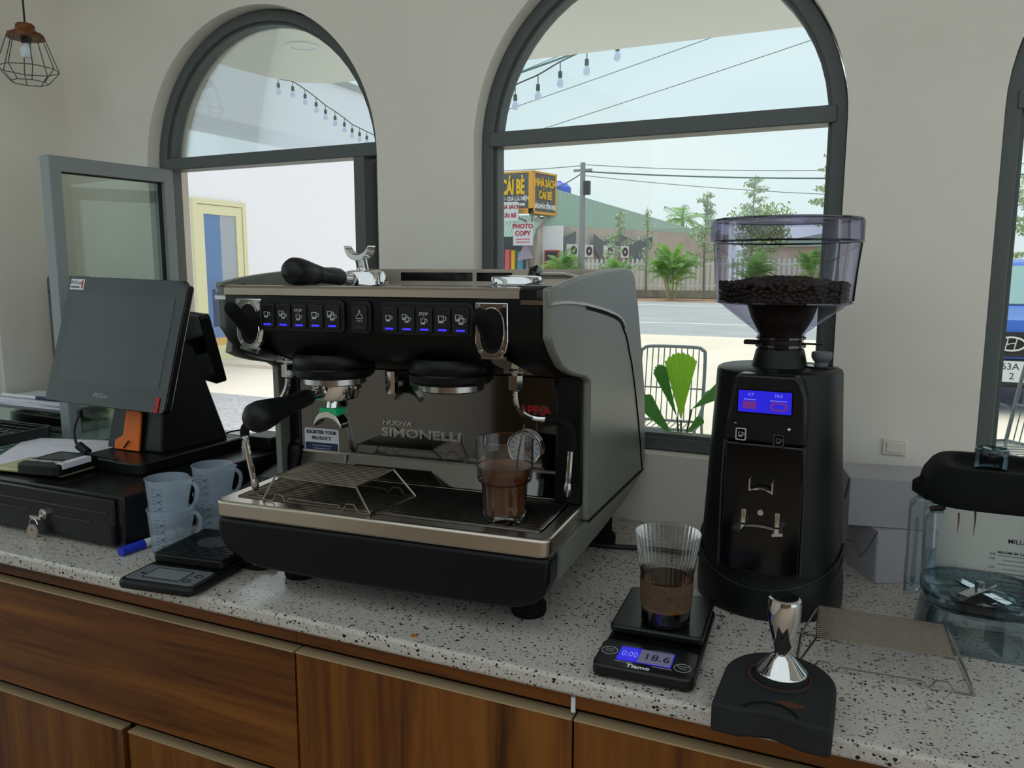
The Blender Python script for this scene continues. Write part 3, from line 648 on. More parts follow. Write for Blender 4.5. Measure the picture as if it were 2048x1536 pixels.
# tray stand of wire
def wire_stand(name, label, top, feet, nb, r=.0016, loc=(0, 0, 0), rz=0, wav=True, side=.0):
    """top: 4 corners (front-left, front-right, back-right, back-left); feet the same"""
    t = thing(name, label, 'wire stand', loc, rz)
    A, B, C_, D = [Vector(p_) for p_ in top]; fa, fb, fc, fd = [Vector(p_) for p_ in feet]
    for k in range(nb):
        q = k/(nb-1); a = A.lerp(D, q); b_ = B.lerp(C_, q)
        MB().tube([a, b_], r*.8, 6).build('bar', 'wire_steel', t)
    MB().tube([fa, A, D, fd], r, 7).build('end_frame', 'wire_steel', t); MB().tube([fb, B, C_, fc], r, 7).build('end_frame', 'wire_steel', t)
    MB().tube([fa, fd], r, 7).build('foot_rod', 'wire_steel', t); MB().tube([fb, fc], r, 7).build('foot_rod', 'wire_steel', t)
    if wav:
        for a, b_ in ((fa, fb), (fd, fc)):
            d = b_-a; L = d.length; pts = []
            for q, z in ((0, 0), (.06, .0), (.10, -.0), (.13, .011), (.19, .011), (.22, .0), (.26, .007), (.30, .007), (.72, .007), (.76, .0), (.80, .011), (.86, .011), (.90, 0), (1, 0)):
                pts.append(a+d*q+Vector((0, 0, z)))
            MB().tube(pts, r*.75, 6).build('wavy_rod', 'wire_steel', t)
    return t
z0, z1 = .1478, .186
wire_stand('cup_grid_stand', 'raised wire cup grid standing on the drip tray', [(-.176, .026, z1), (-.026, .012, z1), (-.026, .124, z1), (-.176, .124, z1)], [(-.198, .022, z0), (-.006, .014, z0), (.016, .118, z0), (-.19, .128, z0)], 15, loc=EM.location, rz=3.87)
# iced coffee glass
t = thing('iced_coffee_glass', 'ribbed glass of brown iced coffee standing on the drip grid', 'drink', em(.186, .062, .1462))
def ribbed(prof, n_ribs, amp, z_lo, z_hi, n=72):
    mb_ = MB(); v = []
    for r_, z in prof:
        for k in range(n):
            a = 2*math.pi*k/n; rr_ = r_*(1+(amp*math.cos(a*n_ribs) if z_lo < z < z_hi else 0)); v.append((rr_*math.cos(a), rr_*math.sin(a), z))
    f = [(i*n+k, i*n+(k+1) % n, (i+1)*n+(k+1) % n, (i+1)*n+k) for i in range(len(prof)-1) for k in range(n)]
    return mb_.add(v, f)
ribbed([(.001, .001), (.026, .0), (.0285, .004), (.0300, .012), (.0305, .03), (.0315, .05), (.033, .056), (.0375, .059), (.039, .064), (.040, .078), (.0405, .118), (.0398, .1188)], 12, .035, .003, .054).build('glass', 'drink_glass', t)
MB().lathe([(.001, .011), (.0280, .012), (.0290, .03), (.0300, .05), (.0318, .0605), (.037, .067), (.038, .079), (.001, .0795)], 48).build('iced_coffee', 'iced_coffee', t)
noisemat('foam', '#8a4f28', '#5a2f16', 60, .4); MB().lathe([(.001, .0815), (.02, .081), (.0380, .0798)], 40).build('coffee_surface', 'foam', t)
MB().tube([(.008, .004, .02), (.03, -.018, .11), (.043, -.030, .148)], .0011, 6).build('stirrer', 'wire_steel', t)
# ================================================================ till: cash drawer, terminal, papers
cd = thing('cash_drawer', 'black steel cash drawer with lock and key on the worktop', 'cash drawer', (-1.385, .953, 0), 0)
MB().box(-.207, .207, .006, .47, .004, .1).build('body', 'black_satin', cd, bev=.004)
MB().box(-.196, .19, -.001, .007, .008, .093).build('front', 'black_satin', cd, bev=.003)
MB().box(-.2, .175, -.003, .0, .066, .069).build('press_line', 'dark_grey', cd, bev=.001); MB().box(.03, .13, -.003, .0, .045, .0475).build('media_slot', 'dark_grey', cd, bev=.0005); MB().box(-.18, -.03, -.003, .0, .049, .0515).build('media_slot', 'dark_grey', cd, bev=.0005)
MB().box(.182, .19, -.0025, .001, .012, .045).build('corner_slot', 'black_matte', cd)
lk = MB().cyl((.009, -.007, .047), (.009, .0, .047), .010, n=20).build('lock', 'chrome', cd); 
MB().cyl((.009, -.010, .047), (.009, -.006, .047), .0065, n=16).build('lock_core', 'chrome_dull', lk)
MB().box(-.018, .012, -.014, -.0095, .038, .044).build('key_blade', 'chrome', lk)
MB().tube(arc((-.008, .028), .010, 0, 330, 16, 'xz', -.014), .0012, 6).build('key_ring', 'chrome', lk)
mat('key_tag', '#9a8f7c', .5)
ktag = thing('key_tag', 'round tan key tag hanging from the drawer lock', 'key tag', (-1.392, .935, 0))
MB().ring(circ(.014, 24, 0, .0145), circ(.003, 24, 0, .018), -.0015, .0015, 'y').build('disc', 'key_tag', ktag)
MB().box(.006, .03, -.001, .001, .0002, .006).build('second_key', 'key_tag', ktag)
for fx, fy in ((-.19, .03), (.19, .03), (-.19, .45), (.19, .45)): MB().cyl((fx, fy, 0), (fx, fy, .006), .012, n=12).build('foot', 'black_rubber', cd)

ZD = .1005
pos = thing('pos_terminal', 'black touchscreen till terminal with orange stand panel on the cash drawer', 'till', (-1.37, 1.215, ZD), 0)
MB().prism(rr(.18, .29, .02, 5, .0175, .0), 0, .024).build('base', 'black_satin', pos, bev=.003)
MB().hexa([(-.085, -.06, .024), (.075, -.06, .024), (.085, .115, .024), (-.085, .115, .024), (-.06, -.02, .24), (.05, -.02, .24), (.05, .06, .24), (-.06, .06, .24)]).build('stand', 'black_satin', pos, bev=.004)
op_ = MB().prism([(-.082, .0), (-.012, .0), (-.012, .075), (-.022, .092), (-.045, .092), (-.055, .08), (-.06, .03), (-.082, .018)], -.0025, .0025, 'y').build('orange_panel', 'orange_plastic', pos, bev=.001)
op_.matrix_local = T(.03, -.0665, .0255) @ RX(-9)
MB().tube([(-.022, -.071, .03), (-.008, -.069, .046)], .0016, 6).build('panel_catch', 'black_plastic', pos)
SCM = T(-1.402+1.37, 1.148-1.215, .351-ZD) @ RZ(1.74) @ RX(-16.75) @ RY(1.5)
scr = MB().prism(rr(.33, .27, .008, 4), .0, .006, 'y').build('screen_front', 'screen_bezel', pos, bev=.0015); scr.matrix_local = SCM
MB().prism(rr(.322, .262, .008, 4), .006, .026, 'y').build('screen_housing', 'black_satin', scr, bev=.004)
MB().box(-.140, .142, -.0006, .0, -.088, .098).build('touch_panel', 'screen_glass', scr)
MB().box(-.158, -.118, -.0007, .0, .106, .129).build('label_sticker', 'sticker_white', scr)
text('iPOS.vn', .011, 'dark_grey', scr, T(-.143, -.0009, .121) @ FACE, shear=.3); pline(.026, .004, 'mid_grey', scr, T(-.143, -.0008, .1115) @ FACE); MB().box(-.125, -.121, -.0009, -.0005, .109, .127).build('label_stripe', 'red_print', scr)
text('iPOS.vn', .013, 'light_grey', scr, T(-.01, -.0004, -.113) @ FACE, shear=.3)
MB().box(.142, .151, -.002, .0, -.134, -.104).build('red_tab', 'red_print', scr)
# customer display on the rear
cdm = T(.035, .14, .215) @ RZ(150) @ RX(-8)
cu = MB().prism(rr(.235, .155, .008, 4), -.012, .012, 'y').build('customer_display', 'black_gloss', pos, bev=.002); cu.matrix_local = T(-.035, .15, .225) @ RZ(-26) @ RX(12)
MB().box(-.02, .02, -.08, .0, -.02, .02).build('display_arm', 'black_satin', cu)
t = thing('usb_cable', 'black cable with ferrite block hanging from the till screen', 'cable', (0, 0, 0))
MB().tube(smoothpath([(-1.425, 1.075, .212), (-1.424, 1.06, .185), (-1.412, 1.052, .16), (-1.39, 1.05, .146), (-1.36, 1.055, .137), (-1.325, 1.075, .1295)], 5), .0026, 8).build('cord', 'cord_black', t)
MB().cyl((-1.403, 1.051, .154), (-1.380, 1.052, .1415), .0085, n=12).build('ferrite_block', 'black_plastic', t); MB().box(-1.430, -1.420, 1.071, 1.079, .205, .219).build('plug', 'black_plastic', t, bev=.001)
t = MB().add([(-1.58, .965, .1085), (-1.40, 1.025, .1042), (-1.49, 1.27, .1095), (-1.75, 1.185, .1130), (-1.58, .965, .1078), (-1.40, 1.025, .1035), (-1.49, 1.27, .1088), (-1.75, 1.185, .1122)], [(0, 1, 2, 3), (7, 6, 5, 4), (0, 4, 5, 1), (1, 5, 6, 2), (2, 6, 7, 3), (3, 7, 4, 0)]).build('paper_sheet', 'paper', smooth=False)
tag(t, 'large blank white paper sheet lying on the cash drawer', 'paper')
noisemat('packet_yellow', '#c9c49a', '#8f9160', 6, .4); mat('packet_red', '#a8242c', .5)
t = thing('snack_packet', 'flat yellow and silver packet under the paper on the cash drawer', 'packet', (-1.475, 1.03, .1042), 6)
MB().prism(rr(.18, .09, .004, 3), 0, .008).build('packet_body', 'packet_yellow', t, bev=.003); MB().box(-.0, .088, -.043, .043, .0081, .0086).build('silver_print', 'chrome_dull', t); MB().box(.02, .03, .02, .05, .0084, .009).build('red_print', 'packet_red', t)
t = thing('card_reader', 'small black handheld reader with grey keys on the paper', 'card reader', (-1.412, 1.012, .1140), 8)
MB().prism(rr(.098, .105, .010, 4), 0, .022).build('body', 'black_plastic', t, bev=.004); MB().box(-.034, .034, -.008, .04, .0215, .0225).build('display', 'lcd_dark', t, bev=.0005)
for kx in (-.03, 0, .03): MB().prism(rr(.024 if kx else .03, .008, .003, 3, kx, -.028), .0215, .0235).build('key', 'light_grey', t)
MB().box(.034, .0495, -.04, .03, .012, .0228).build('paper_label', 'paper', t)
# small router, flat printer
t = thing('adapter_box', 'flat black adapter box on the far corner of the cash drawer', 'adapter', (-1.222, 1.385, ZD), 0)
MB().box(-.038, .038, -.036, .036, 0, .028).build('case', 'black_plastic', t, bev=.004); MB().box(.038, .055, -.02, .01, .004, .022).build('plug', 'black_plastic', t, bev=.002)
t = tag(MB().tube(smoothpath([(-1.265, 1.33, .105), (-1.31, 1.325, .106), (-1.345, 1.345, .112), (-1.33, 1.385, .125), (-1.29, 1.40, .13), (-1.285, 1.38, .135), (-1.315, 1.355, .128), (-1.335, 1.34, .105)], 5), .002, 6).build('loose_cable', 'cord_black'), 'thin black cable looping between till base and adapter box', 'cable')
t = thing('receipt_printer', 'low grey printer with sloped lid between cash drawer and coffee machine', 'printer', (-1.075, 1.285, 0), 4)
MB().hexa([(-.085, -.11, 0), (.085, -.11, 0), (.085, .12, 0), (-.085, .12, 0), (-.085, -.11, .045), (.085, -.11, .045), (.085, .12, .088), (-.085, .12, .088)]).build('case', 'dark_grey', t, bev=.004)
MB().hexa([(-.07, -.01, .062), (.07, -.01, .062), (.07, .11, .0845), (-.07, .11, .0845), (-.07, -.01, .066), (.07, -.01, .066), (.07, .11, .0885), (-.07, .11, .0885)]).build('lid', 'mid_grey', t, bev=.001)
MB().hexa([(-.065, -.05, .054), (.065, -.05, .054), (.065, -.03, .058), (-.065, -.03, .058), (-.065, -.05, .0575), (.065, -.05, .0575), (.065, -.03, .0612), (-.065, -.03, .0612)]).build('paper_slot', 'black_matte', t)
text('iPOS', .016, 'light_grey', t, T(.02, .035, .0748) @ RX(10.6))
# ---------------------------------------------------------------- display case with glass top
gc = thing('display_case', 'low wooden case with green tinted glass top beside the cash drawer', 'display case', (0, 0, 0))
MB().box(-2.025, -1.60, .96, 1.46, 0, .096).build('case_body', 'wood_h', gc, bev=.003); MB().box(-1.60, -1.16, 1.432, 1.46, 0, .096).build('case_wing', 'wood_h', gc)
MB().prism([(-2.027, .95), (-1.598, .95), (-1.598, 1.428), (-1.16, 1.428), (-1.16, 1.465), (-2.027, 1.465)], .097, .107, 'z').build('glass_top', 'display_glass', gc, bev=.001)
t = thing('wire_tray', 'black wire grid tray on the glass top of the display case', 'tray', (-1.865, 1.12, .107), 0)
MB().ring(rr(.29, .22, .02, 4), rr(.275, .205, .015, 4), .006, .028).build('rim', 'black_satin', t)
for k in range(9): MB().tube([(-.139+.0, -.1+k*.025, .024), (.139, -.1+k*.025, .024)], .0015, 6).build('grid_wire', 'black_satin', t)
for k in range(11): MB().tube([(-.13+k*.026, -.104, .021), (-.13+k*.026, .104, .021)], .0015, 6).build('grid_wire', 'black_satin', t)
for fx, fy in ((-.12, -.09), (.12, -.09), (-.12, .09), (.12, .09)): MB().cyl((fx, fy, 0), (fx, fy, .01), .006, n=10).build('foot', 'black_rubber', t)
glassmat('box_clear', '#cfd4c4', '#8c9080', .08, .1, .4, .7)
t = thing('clear_box', 'shallow clear plastic box behind the wire tray', 'box', (-1.86, 1.33, .107), 0)
MB().ring(rr(.30, .13, .01, 4), rr(.294, .124, .008, 4), 0, .05).build('wall', 'box_clear', t); MB().prism(rr(.294, .124, .008, 4), .0, .003).build('floor_plate', 'box_clear', t); MB().prism(rr(.304, .134, .01, 4), .05, .055).build('lid', 'mid_grey', t, bev=.001)
for k, (dx, dy, rz_) in enumerate(((0, 0, 0), (.005, .003, 3), (-.004, .002, -2))):
    o = MB().box(-.14, .14, -.06, .06, 0, .005).build('paper_pad', 'paper', bev=.0008); o.location = (-1.86+dx, 1.33+dy, .1622+k*.0053); o.rotation_euler = (0, 0, R(rz_))
    tag(o, ['white paper pad lying directly on the lid of the clear box', 'white paper pad in the middle of the stack on the clear box', 'topmost white paper pad of the stack, under a blue pen'][k], 'paper pad', 'paper pads on the clear box')
t = thing('ballpoint_pen', 'white and blue ballpoint pen on the topmost paper pad', 'pen', (-1.86, 1.29, .1832), 0)
MB().cyl((-.13, 0, 0), (.0, 0, 0), .0045, n=10).build('barrel', 'white_plastic', t); MB().cyl((.0, 0, 0), (.075, 0, 0), .0045, n=10).build('grip', 'navy_print', t); MB().cyl((-.145, 0, 0), (-.13, 0, 0), .001, .004, 10).build('tip', 'chrome_dull', t)
t = thing('grey_board', 'grey plastic board leaning upright behind the till screen', 'board', (-1.893, 1.428, .107), 0)
MB().prism(rr(.16, .374, .012, 4, 0, .187), -.006, .006, 'y').build('panel', 'mid_grey', t, bev=.002); MB().box(-.075, .075, -.008, -.005, .33, .335).build('fold_line', 'dark_grey', t); MB().box(-.05, .05, -.025, .03, 0, .008).build('foot_plate', 'mid_grey', t)

# ---------------------------------------------------------------- measuring jugs
def jug(label, loc, rz):
    t = thing('measuring_jug', label, 'jug', loc, rz, 'stacked plastic measuring jugs')
    H = .078
    prof = [(.001, .0), (.030, .0), (.0312, .002), (.0355, H-.004), (.0372, H-.001), (.0372, H), (.0350, H), (.0302, .003), (.001, .0025)]
    v = []; n_ = 36
    for r_, z in prof:
        for k in range(n_):
            a = 2*math.pi*k/n_; q = r_
            if z > H-.02:
                d = abs((a-math.pi+math.pi) % (2*math.pi)-math.pi); q += max(0, 1-d/.42)**1.3*.016*(z-(H-.02))/.02
            v.append((-q*math.cos(a), q*math.sin(a), z))
    f = [(i*n_+k, i*n_+(k+1) % n_, (i+1)*n_+(k+1) % n_, (i+1)*n_+k) for i in range(len(prof)-1) for k in range(n_)]
    MB().add(v, f).build('body', 'jug_plastic', t)
    MB().tube(smoothpath([(.034, 0, .068), (.048, 0, .070), (.058, 0, .060), (.056, 0, .042), (.046, 0, .026), (.033, 0, .018)], 5), .0036, 8).build('handle', 'jug_plastic', t)
    mk = MB()
    for k in range(9):
        r_ = .0312+.0043*(.012+k*.0065)/.074+.0003; a0 = -104; w_ = 16 if k % 2 == 0 else 9; z = .012+k*.0065
        mk.lathe([(r_, z), (r_, z+.0007)], 6, a0=a0, a1=a0+w_); mk.lathe([(r_, z), (r_, z+.0007)], 4, a0=a0+26, a1=a0+32)
    mk.build('scale_marks', 'jug_mark', t, smooth=False)
    for k, s_ in enumerate(('20', '40', '60', '80')):
        a = R(-82); r_ = .0326+.0008*k+.0004; text(s_, .0062, 'jug_mark', t, T(r_*math.cos(a), r_*math.sin(a), .016+k*.013) @ RZ(-82+90) @ RX(90), ext=.0001)
    return t
for (x, y), nm in (((-1.115, 1.000), 'jug stack by the blue marker'), ((-1.113, 1.105), 'jug stack beside the receipt printer')):
    jug('translucent measuring jug on the worktop, bottom of the '+nm, (x, y, 0), 20)
    jug('translucent measuring jug, top of the '+nm, (x, y, .0555), 15)
mat('marker_blue', '#1b2fb0', .4)
t = thing('marker_pen', 'white marker pen with blue cap lying by the cash drawer', 'marker', (-1.163, .975, .0085), 86)
MB().cyl((-.038, 0, 0), (.008, 0, 0), .0085, n=16).build('cap', 'marker_blue', t); MB().cyl((.008, 0, 0), (.09, 0, 0), .008, n=16).build('barrel', 'white_plastic', t); MB().cyl((.072, 0, 0), (.076, 0, 0), .0083, n=16).build('stripe', 'red_print', t)
# ---------------------------------------------------------------- ridged black scale
t = thing('kitchen_scale', 'black kitchen scale with ridged platform and grey display on the worktop', 'scale', (-.992, .945, 0), 7)
MB().prism(rr(.142, .215, .014, 4), .003, .017).build('base', 'black_plastic', t, bev=.004)
MB().prism(rr(.134, .132, .006, 3, 0, .038), .0185, .032).build('platform', 'black_plastic', t, bev=.002)
rib = MB().box(-.065, .065, -.0016, .0016, 0, .002).mesh('rib', 'black_satin')
for k in range(19): place('rib', rib, t, T(0, -.022+k*.0067, .032))
MB().prism(circ(.032, 30, .0, .045, .026), .032, .0343).build('emblem_disc', 'dark_grey', t)
MB().prism(rr(.125, .058, .006, 3, 0, -.068), .0168, .0182).build('bezel', 'mid_grey', t, bev=.0008); MB().box(-.036, .03, -.086, -.05, .0178, .0186).build('display', 'lcd_grey', t); MB().ring(rr(.07, .040, .003, 3, -.003, -.068), rr(.066, .036, .002, 3, -.003, -.068), .018, .0187).build('display_rim', 'black_plastic', t)
for kx, ky in ((.042, -.082), (.050, -.062)): MB().ring(circ(.007, 18, kx, ky, .006), circ(.0055, 18, kx, ky, .0045), .0181, .0188).build('button_ring', 'black_plastic', t)
MB().box(-.05, -.042, -.076, -.072, .018, .0186).build('unit_print', 'black_plastic', t)
for fx, fy in ((-.055, -.09), (.055, -.09), (-.055, .09), (.055, .09)): MB().cyl((fx, fy, 0), (fx, fy, .004), .007, n=12).build('foot', 'black_rubber', t)
t = thing('rubber_strap', 'curled black rubber strap under the left front of the coffee machine', 'strap', (-.915, 1.0, 0), 0)
MB().tube([(.026*math.cos(a), .018*math.sin(a), .0042) for a in [R(150+k*14) for k in range(16)]], .0042, 8).build('strap', 'black_rubber', t); MB().box(.008, .03, .002, .016, 0, .014).build('buckle', 'black_rubber', t, bev=.002)
o = tag(MB().prism(circ(.0055, 14, 0, 0, .004), 0, .0012).build('crumb', 'crema'), 'tiny tan crumb on the terrazzo near the worktop edge', 'crumb'); o.location = (-.539, .885, 0)

# ================================================================ grinder
GR = thing('coffee_grinder', 'tall black coffee grinder with clear bean hopper and blue display', 'grinder', (-.110, 1.235, 0), -3)
MB().lathe([(.001, 0), (.104, 0), (.107, .004), (.1075, .03), (.106, .052), (.1045, .058), (.1048, .062), (.1035, .075), (.1005, .13), (.0975, .19), (.0945, .25), (.0915, .31), (.0898, .350), (.0885, .355), (.084, .3575), (.001, .3585)], 56).build('body', 'black_plastic', GR)
sm_ = []
for k in range(41):
    a = R(180+180*k/40); z = .098-.052*math.sin(math.pi*k/40); sm_.append(((.1045+.0017*(.075-z)/.02*.2)*math.cos(a), .1050*math.sin(a), z))
MB().tube(sm_, .0016, 6).build('base_seam', 'black_satin', GR)
sm_ = [(x*1.004, y*1.004, z-.020-.012*math.sin(math.pi*k/40)) for k, (x, y, z) in enumerate(sm_)]
MB().tube(sm_, .0014, 6).build('base_seam', 'dark_grey', GR)
fas = [(-.038, .357), (.038, .357), (.046, .349), (.0525, .325), (.0545, .262), (-.0545, .262), (-.049, .310), (-.043, .350)]
fp = MB().prism(fas, -.111, -.05, 'y').build('control_head', 'black_satin', GR, bev=.004, seg=3)
lower = [(-.0540, .260), (.0540, .260), (.0555, .2), (.056, .075), (.040, .068), (-.040, .068), (-.056, .075), (-.0565, .2)]
fl_ = MB().prism(lower, -.106, -.05, 'y').build('chute_panel', 'black_gloss', GR, bev=.004, seg=3)
for sgn in (-1, 1): MB().tube([(sgn*.0545, -.108, .262), (sgn*.0565, -.106, .2), (sgn*.057, -.1055, .075)], .0012, 6).build('panel_edge', 'dark_grey', fl_)
MB().box(-.0365, .0345, -.1118, -.110, .304, .3345).build('lcd', 'lcd_blue', fp)
MB().box(-.0385, .0365, -.1114, -.110, .302, .3365).build('lcd_rim', 'black_gloss', fp)
text('4.9', .0065, 'lcd_digit', fp, T(-.02, -.112, .329) @ FACE); text('18.0', .0065, 'lcd_digit', fp, T(.017, -.112, .329) @ FACE)
MB().box(-.03, -.012, -.112, -.1117, .309, .3195).build('lcd_icon', 'lcd_red', fp); MB().ring(rr(.022, .012, .004, 3, .018, .314), rr(.016, .007, .003, 3, .018, .314), -.112, -.1117, 'y').build('lcd_icon', 'lcd_red', fp)
MB().box(-.029, -.013, -.112, -.1117, .3215, .3225).build('lcd_line', 'lcd_digit', fp); MB().box(.006, .029, -.112, -.1117, .3215, .3225).build('lcd_line', 'lcd_digit', fp)
for x, z, s_ in ((-.039, .288, '-'), (.033, .284, '+')):
    b_ = MB().prism(rr(.009, .009, .0015, 3, x, z), -.1118, -.11, 'y').build('key', 'black_matte', fp); text(s_, .009, 'white_print', b_, T(x, -.112, z) @ FACE, bold=.0002)
for x, z, lit in ((-.031, .272, True), (.020, .267, False)):
    b_ = MB().ring(rr(.0145, .0175, .002, 3, x, z), rr(.0115, .0145, .002, 3, x, z), -.113, -.11, 'y').build('mode_key', 'light_grey' if lit else 'dark_grey', fp)
    MB().prism(rr(.012, .015, .002, 3, x, z), -.1122, -.11, 'y').build('key_face', 'black_gloss', b_); ib = MB(); cup_icon(x, z, .8, ib); o = ib.build('key_icon', 'icon_grey' if lit else 'mid_grey', b_, smooth=False); o.location.y = -.1124
MB().cyl((0, -.075, .3575), (0, -.075, .3595), .012, n=24).build('head_badge', 'black_gloss', GR)
# spout hook and fork
MB().box(-.0165, -.0145, -.116, -.104, .193, .210).box(.0145, .0165, -.116, -.104, .191, .208).build('chute_lip', 'chrome', GR)
MB().tube(smoothpath([(-.015, -.113, .1935), (-.007, -.117, .1965), (0, -.118, .198), (.007, -.117, .1965), (.015, -.113, .1925)], 4), .0016, 6).build('chute_wire', 'chrome', GR)
MB().cyl((0, -.109, .161), (0, -.104, .161), .0042, n=14).build('screw', 'chrome', GR)
for sgn in (-1, 1):
    MB().box(sgn*.023-.0032, sgn*.023+.0032, -.110, -.104, .143, .163).build('fork_bracket', 'brushed_steel', GR, bev=.0006)
    MB().hexa([(sgn*.021, -.138, .138), (sgn*.034, -.130, .138), (sgn*.030, -.105, .138), (sgn*.019, -.105, .138), (sgn*.021, -.138, .142), (sgn*.034, -.130, .142), (sgn*.030, -.105, .142), (sgn*.019, -.105, .142)]).build('fork_prong', 'chrome_dull', GR)
MB().tube(smoothpath([(-.022, -.108, .139), (0, -.109, .1415), (.022, -.108, .139)], 5), .0022, 6).build('fork_bar', 'chrome_dull', GR)
kn = MB().lathe([(.001, .358), (.0095, .358), (.0095, .366), (.0115, .368), (.0145, .373), (.0145, .3795), (.0135, .381), (.001, .381)], 24, (.058, .008, 0)).build('adjuster_knob', 'mid_grey', GR)
MB().ring(circ(.021, 28, .058, .008), circ(.012, 28, .058, .008), .357, .3605).build('adjuster_plate', 'black_gloss', GR)
# hopper
MB().lathe([(.040, .358), (.039, .362), (.035, .380), (.0335, .384), (.0005, .384)], 36).build('hopper_collar', 'black_plastic', GR)
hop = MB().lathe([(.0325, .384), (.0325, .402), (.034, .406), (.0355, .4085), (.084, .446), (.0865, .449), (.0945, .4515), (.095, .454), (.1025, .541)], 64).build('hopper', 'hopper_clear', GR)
MB().lathe([(.0945, .4515), (.0965, .4525), (.0965, .4545), (.0945, .4555)], 64).build('hopper_seam', 'hopper_rim', hop)
MB().lathe([(.0328, .386), (.036, .387), (.036, .391), (.0328, .392)], 40).lathe([(.0328, .398), (.0355, .399), (.0355, .402), (.0328, .403)], 40).build('neck_ring', 'hopper_rim', hop)
MB().tube([(.1035, -.004, .538), (.0995, -.004, .50), (.0965, -.004, .456)], .0014, 6).build('hopper_edge', 'black_gloss', hop)
ld = MB().lathe([(.1045, .541), (.1062, .541), (.1062, .568), (.1045, .5715), (.098, .5735), (.06, .5735), (.0005, .5715), (.0005, .5695), (.06, .5710), (.097, .5710), (.1035, .567), (.1045, .541)], 64).build('hopper_lid', 'hopper_clear', GR)
MB().tube([(.1057*math.cos(a), .1057*math.sin(a), .5405) for a in [2*math.pi*k/64 for k in range(64)]], .0014, 6, closed=True).build('lid_edge', 'black_gloss', ld)
MB().tube([(.1035*math.cos(a), .1035*math.sin(a), .5715) for a in [2*math.pi*k/64 for k in range(64)]], .0016, 6, closed=True).build('lid_rim', 'hopper_rim', ld)
MB().box(-.052, -.03, -.010, .004, .389, .396).build('gate_tab', 'black_plastic', hop, bev=.002); MB().box(.03, .060, -.004, .004, .3915, .394).build('gate_tab', 'black_plastic', hop, bev=.0008)
# beans
GL = Vector((-.110, 1.235, 0))
bm_ = MB().ball((0, 0, 0), .0058, .0045, .0038, 10, 6)
bv = []
for (x, y, z) in bm_.v:
    if z > 0: z *= .8; z -= .0016*math.exp(-(y/.0011)**2)*(1-abs(x)/.007)
    bv.append((x, y, z))
bm_.v = bv; bean_me = bm_.mesh('coffee_bean', 'bean', ang=80)
rnd = random.Random(3); spots = []
def bz(r_): return .4885-.013*(r_/.09)**2
st = .0092
for i in range(-11, 12):
    for j in range(-13, 14):
        x = (i+(j % 2)*.5)*st+rnd.uniform(-.0015, .0015); y = j*st*.86+rnd.uniform(-.0015, .0015); r_ = math.hypot(x, y)
        if r_ < .0865: spots.append((x, y, bz(r_)+rnd.uniform(-.0015, .0015)))
for row in range(4):
    z = .4582+row*.0068; r_ = .0878+.0072*(z-.4575)/.09*1.0-.0022
    for k in range(58):
        a = 2*math.pi*(k+(row % 2)*.5+rnd.uniform(-.25, .25))/58; spots.append((r_*math.cos(a), r_*math.sin(a), z+rnd.uniform(-.0026, .0026)))
spots.sort(key=lambda p_: p_[1]-2.2*(p_[2]-.47))
near = spots[:300]; rest = spots[300:]
def bmat(p_):
    return T(GL.x+p_[0], GL.y+p_[1], p_[2]) @ RZ(rnd.uniform(0, 360)) @ RX(rnd.uniform(-35, 35)) @ RY(rnd.uniform(-30, 30))
for p_ in near:
    o = place('coffee_bean', bean_me); o.matrix_world = bmat(p_); tag(o, 'dark roasted coffee bean in the clear hopper of the grinder', 'coffee bean', 'beans in the grinder hopper')
mbr = MB()
for p_ in rest:
    mm = bmat(p_); mbr.at(mm).add(bm_.v, bm_.f)
mbr.at(T(GL.x, GL.y, 0)).lathe([(.0005, .385), (.0300, .385), (.0300, .405), (.036, .415), (.044, .430), (.050, .449), (.0865, .4535), (.0855, .4700), (.06, .4780), (.0005, .482)], 40)
o = mbr.build('coffee_beans', 'bean', ang=80, fix=False); tag(o, 'remaining mass of dark coffee beans filling the hopper cone', 'coffee beans', kind='stuff')

# ================================================================ drip scale, ribbed glass, tamper, mat, rack
t = thing('drip_scale', 'black brewing scale with blue display carrying the sleeved glass', 'scale', (-.225, .985, 0), 3)
MB().prism(rr(.125, .225, .010, 4, 0, .01), .003, .014).build('base', 'black_plastic', t, bev=.003)
MB().prism(rr(.122, .140, .008, 4, 0, .055), .020, .031).build('platform', 'black_satin', t, bev=.003); MB().prism(rr(.10, .11, .006, 3, 0, .055), .013, .0205).build('platform_neck', 'black_matte', t)
cp = MB().prism(rr(.125, .074, .012, 4, 0, -.066), .006, .019).build('control_panel', 'black_satin', t, bev=.003)
MB().box(-.036, .032, -.083, -.047, .0188, .0196).build('lcd', 'lcd_blue', cp)
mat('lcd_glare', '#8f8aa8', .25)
MB().box(-.010, .031, -.0825, -.0475, .0195, .0198).build('lcd_glare_patch', 'lcd_glare', cp)  # pale block paints a glare over part of the display
text('0:00', .020, 'lcd_digit', cp, T(-.022, -.066, .0199), ext=.0001, sx=.6); text('18.6', .022, 'navy_print', cp, T(.012, -.066, .0200), ext=.0001, sx=.9)
text('Tiamo', .0115, 'white_print', cp, T(-.006, -.0945, .0193), ext=.0001, bold=.0003)
text('START', .0042, 'light_grey', cp, T(-.0485, -.060, .0193), ext=.0001); text('STOP', .0042, 'light_grey', cp, T(-.0485, -.0655, .0193), ext=.0001)
text('ON/OFF', .0042, 'light_grey', cp, T(.0455, -.074, .0193), ext=.0001); text('TARE', .0042, 'light_grey', cp, T(.0455, -.0795, .0193), ext=.0001)
for kx, ky in ((-.0485, -.063), (.0455, -.077)): MB().ring(circ(.0105, 28, kx, ky), circ(.0097, 28, kx, ky), .0189, .0193).build('button_ring', 'light_grey', cp)
